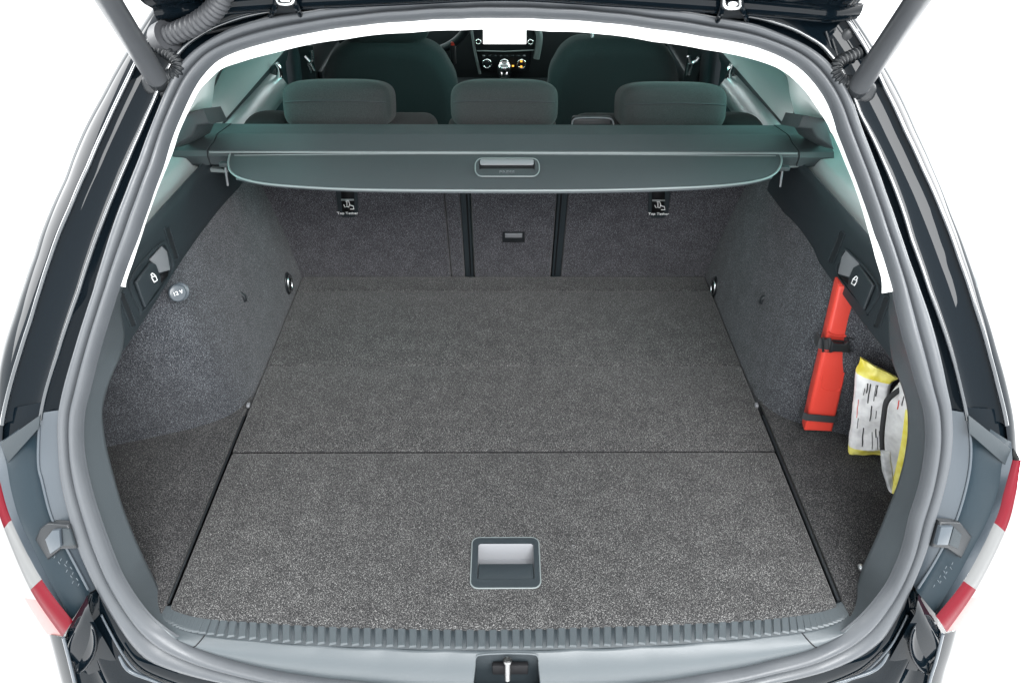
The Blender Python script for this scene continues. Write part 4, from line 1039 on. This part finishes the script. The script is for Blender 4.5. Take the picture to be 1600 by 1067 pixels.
# ================================================================== CABIN
for s in (-1, 1):
    def dp(y, x, z): return np.array([s * x, y, z])
    prof_ = [(.74, .425), (.68, .412), (.642, .392), (.632, .376), (.635, .35), (.645, .33), (.65, .10), (.65, -.4)]
    ys = np.linspace(.96, 1.62, 16)
    rows = [[dp(y, x - (y - 1.0) * .015, z) for y in ys] for x, z in prof_]
    dr = P('rear_door', autosmooth(fixn(loft_mesh(rows)), 60), 'trim'); dr['label'] = 'rear door lining'
    P('door_top_lit', fixn(loft_mesh([[p + np.array([-s * .001, 0, .001]) for p in r] for r in rows[:4]])), 'ledgelit', dr)  # pale skin over the lining, window light put into its colour
    arm = [(.632, .366), (.598, .354), (.584, .332), (.595, .303), (.64, .283)]
    yr = np.linspace(.98, 1.42, 20)
    P('armrest', autosmooth(fixn(loft_mesh([[dp(y, x, z - (y - 1.2) * .02) for y in yr] for x, z in arm])), 60), 'silver', dr)
    P('door_handle', tube(catmull([on_y(x if s == -1 else 1576 - x, y + (3 if s == 1 else 0), 1.42) for x, y in ((423, 136), (431, 131), (437, 120), (436, 107), (431, 99))], 30), .0085, 10), 'chrome', dr)
    P('handle_bowl', superell(dp(1.47, .632, .31), .012, .06, .05, .8, .8, 20, 12), 'black', dr)
    P('pillar_trim', prism([dp(1.64, .64, -.4), dp(1.64, .60, .5), dp(1.64, .50, .78), dp(1.64, .62, .80), dp(1.64, .74, -.4)], (0, .14, 0), .02, 3), 'trim')
    fd = P('front_door', box((min(s * .60, s * .70), 1.8, -.45), (max(s * .60, s * .70), 2.5, .38), .02), 'black')
    P('front_door_bar', box((min(s * .585, s * .60), 1.85, .20), (max(s * .585, s * .60), 2.2, .24), .005), 'trim', fd)
    # seat belt with its tongue hanging on the pillar
    bxp = [(477, 72), (480, 92), (484, 140)] if s == -1 else [(1086, 74), (1084, 92), (1076, 140)]
    pts = [on_y(x, y, 1.62) for x, y in bxp]
    bt = P('seat_belt', prism([pts[0] - np.array([.022, 0, 0]), pts[0] + np.array([.022, 0, 0]), pts[1] + np.array([.02, 0, 0]), pts[2] + np.array([.02, 0, 0]), pts[2] - np.array([.02, 0, 0]), pts[1] - np.array([.02, 0, 0])], (0, .003, 0)), 'black')
    tg_ = [(476, 88), (484, 96), (488, 92), (486, 80)] if s == -1 else [(1076, 88), (1080, 98), (1088, 95), (1092, 90)]
    tl = [(483, 97), (491, 111), (487, 113), (481, 99)] if s == -1 else [(1083, 98), (1077, 118), (1073, 118), (1076, 100)]
    P('belt_tongue', join(tube(catmull([on_y(x, y, 1.60) for x, y in tg_], 16), .006, 8), tube([on_y(x, y, 1.60) for x, y in tl], .0042, 8, closed=True)), 'steel', bt)
def front_seat(outline, posts, label, zc):
    q = [on_y(x, y, 1.66) for x, y in catmull(outline, 70)]
    base = np.array([float(np.mean([p[0] for p in q])), 1.72, -.46])
    t = thing('front_seat', label, 'front seat', base, 'front seats of the car')
    low = [np.array([q[-1][0], 1.66, -.3]), np.array([q[0][0], 1.66, -.3])]
    bm = bmesh.new(); me = prism(q + low, (0, .12, .01), .045, 6)
    link('backrest', me, M['fabric2'], t)
    link('seat_cushion', box(base + np.array([-.25, .05, .15]), base + np.array([.25, .55, .28]), .05, 4), M['fabric2'], t)
    for px, py in posts:
        p = on_y(px, py, 1.71)
        link('post_collar', superell(p, .026, .018, .008, .7, 1, 22, 10), M['steel'], t)
        link('headrest_post', tube([p, p + np.array([0, .012, zc + .02])], .007, 12), M['chrome'], t)
    p = (on_y(*posts[0], 1.71) + on_y(*posts[1], 1.71)) / 2 + np.array([0, .015, zc + .085])
    link('headrest', superell(p, .135, .05, .085, .45, .4, 40, 22), M['fabric2'], t)
front_seat([(503, 160), (503, 122), (510, 100), (524, 84), (545, 74), (570, 71), (600, 71), (640, 72), (668, 77), (688, 90), (700, 108), (711, 130), (716, 160)], ((564, 73), (643, 74)), 'front seat behind the steering wheel, dark fabric back under the left opening edge', .012)
front_seat([(856, 160), (859, 122), (868, 102), (880, 84), (900, 71), (925, 68), (960, 67), (1000, 68), (1030, 73), (1048, 88), (1058, 106), (1063, 128), (1065, 160)], ((925, 68), (1003, 69)), 'front passenger seat right of the centre console, two bare chrome headrest posts showing', .05)
# dashboard
YD = 2.22
db = P('dashboard', join(box((-.66, YD + .03, -.05), (.66, YD + .35, .33), .05, 4), box((-.26, YD - .02, -.4), (.24, YD + .1, .10), .02, 2)), 'black')
D = lambda x, y, o=0.0: on_y(x, y, YD - o)
P('centre_stack', prism([D(737, 30), D(838, 30), D(832, 78), D(828, 112), D(752, 112), D(742, 78)], (0, .06, 0), .004), 'black', db)
P('screen_frame', prism([D(741, 30, .002), D(836, 30, .002), D(834, 78, .002), D(743, 78, .002)], (0, -.006, 0), .002), 'black', db)
P('screen', prism([D(755, 34, .009), D(822, 34, .009), D(822, 69, .009), D(755, 69, .009)], (0, -.002, 0)), 'screen', db)
P('stack_trim', tube([D(x, y, .012) for x, y in ((745, 80), (790, 81), (835, 79))], .0022, 6), 'ledge', db)
for pts in ([(736, 40), (742, 80), (750, 116)], [(838, 42), (843, 60), (838, 92)]):
    P('stack_side', tube(catmull([D(x, y, .006) for x, y in pts], 16), .005 if pts[0][0] < 800 else .012, 8), 'ledge', db)
for x, y in ((747.5, 66), (829, 66.5)):
    P('screen_knob', tube([D(x + 3.6 * math.cos(a), y + 3.6 * math.sin(a), .014) for a in np.linspace(0, TWO, 20, endpoint=False)], .0028, 8, closed=True), 'chrome', db)
for k, (x, y) in enumerate(((761, 100), (788, 100), (815, 100.5))):
    kn = P('climate_knob', tube([D(x + 6.4 * math.cos(a), y + 6.4 * math.sin(a), .016) for a in np.linspace(0, TWO, 24, endpoint=False)], .0030, 8, closed=True), 'chrome', db)
    P('knob_face', prism([D(x + 5.2 * math.cos(a), y + 5.2 * math.sin(a), .012) for a in np.linspace(0, TWO, 20, endpoint=False)], (0, -.006, 0), .001), 'black', db)
for x, y in ((801.5, 103.5), (814.5, 96.5), (814.5, 104.5)):
    P('lit_button', prism([D(x - 1.6, y - 1.2, .019), D(x + 1.6, y - 1.2, .019), D(x + 1.6, y + 1.2, .019), D(x - 1.6, y + 1.2, .019)], (0, -.001, 0)), 'orange', db)
for i in range(8):
    x = 756 + i * 9; P('panel_button', prism([D(x - 2, 86.5, .012), D(x + 2, 86.5, .012), D(x + 2, 88.5, .012), D(x - 2, 88.5, .012)], (0, -.002, 0)), 'grey' if i in (0, 7) else 'trim', db)
# gear lever on the console
gp0 = on_y(788, 110, 1.98)
con = P('console', box((-.12, 1.2, -.4), (.12, 2.2, -.06), .03, 3), 'black')
P('gear_lever', tube([gp0 + np.array([0, .02, -.14]), gp0 + np.array([0, .0, -.02])], .014, 12), 'black', con)
gk = P('gear_knob', superell(gp0, .024, .022, .026, .7, .7, 24, 14), 'chrome', con)
P('gear_gate_mark', superell(gp0 + np.array([0, -.002, .016]), .014, .013, .011, .7, .7, 20, 10), 'black', con)
# steering wheel
wc_ = on_y(648, 12, 1.98); wr = .185
wl = P('steering_wheel', tube([wc_ + np.array([wr * math.cos(a), -.10 * math.sin(a) , wr * .92 * math.sin(a)]) for a in np.linspace(0, TWO, 48, endpoint=False)], .015, 12, closed=True), 'trim')
P('wheel_spoke', tube([wc_ + np.array([-wr, 0, 0]), wc_ + np.array([0, .03, 0]), wc_ + np.array([wr, 0, 0])], .018, 10), 'black', wl)
P('wheel_hub', superell(wc_ + np.array([0, .03, 0]), .07, .03, .06, .7, .7, 24, 12), 'black', wl)
kq = on_y(708, 84, 2.05); kf = P('key_fob', box(kq - np.array([.010, .008, .035]), kq + np.array([.010, .008, .03]), .004), 'black')
P('red_tab', box(kq + np.array([-.006, -.010, .028]), kq + np.array([.008, .004, .04]), .002), 'redbtn', kf)
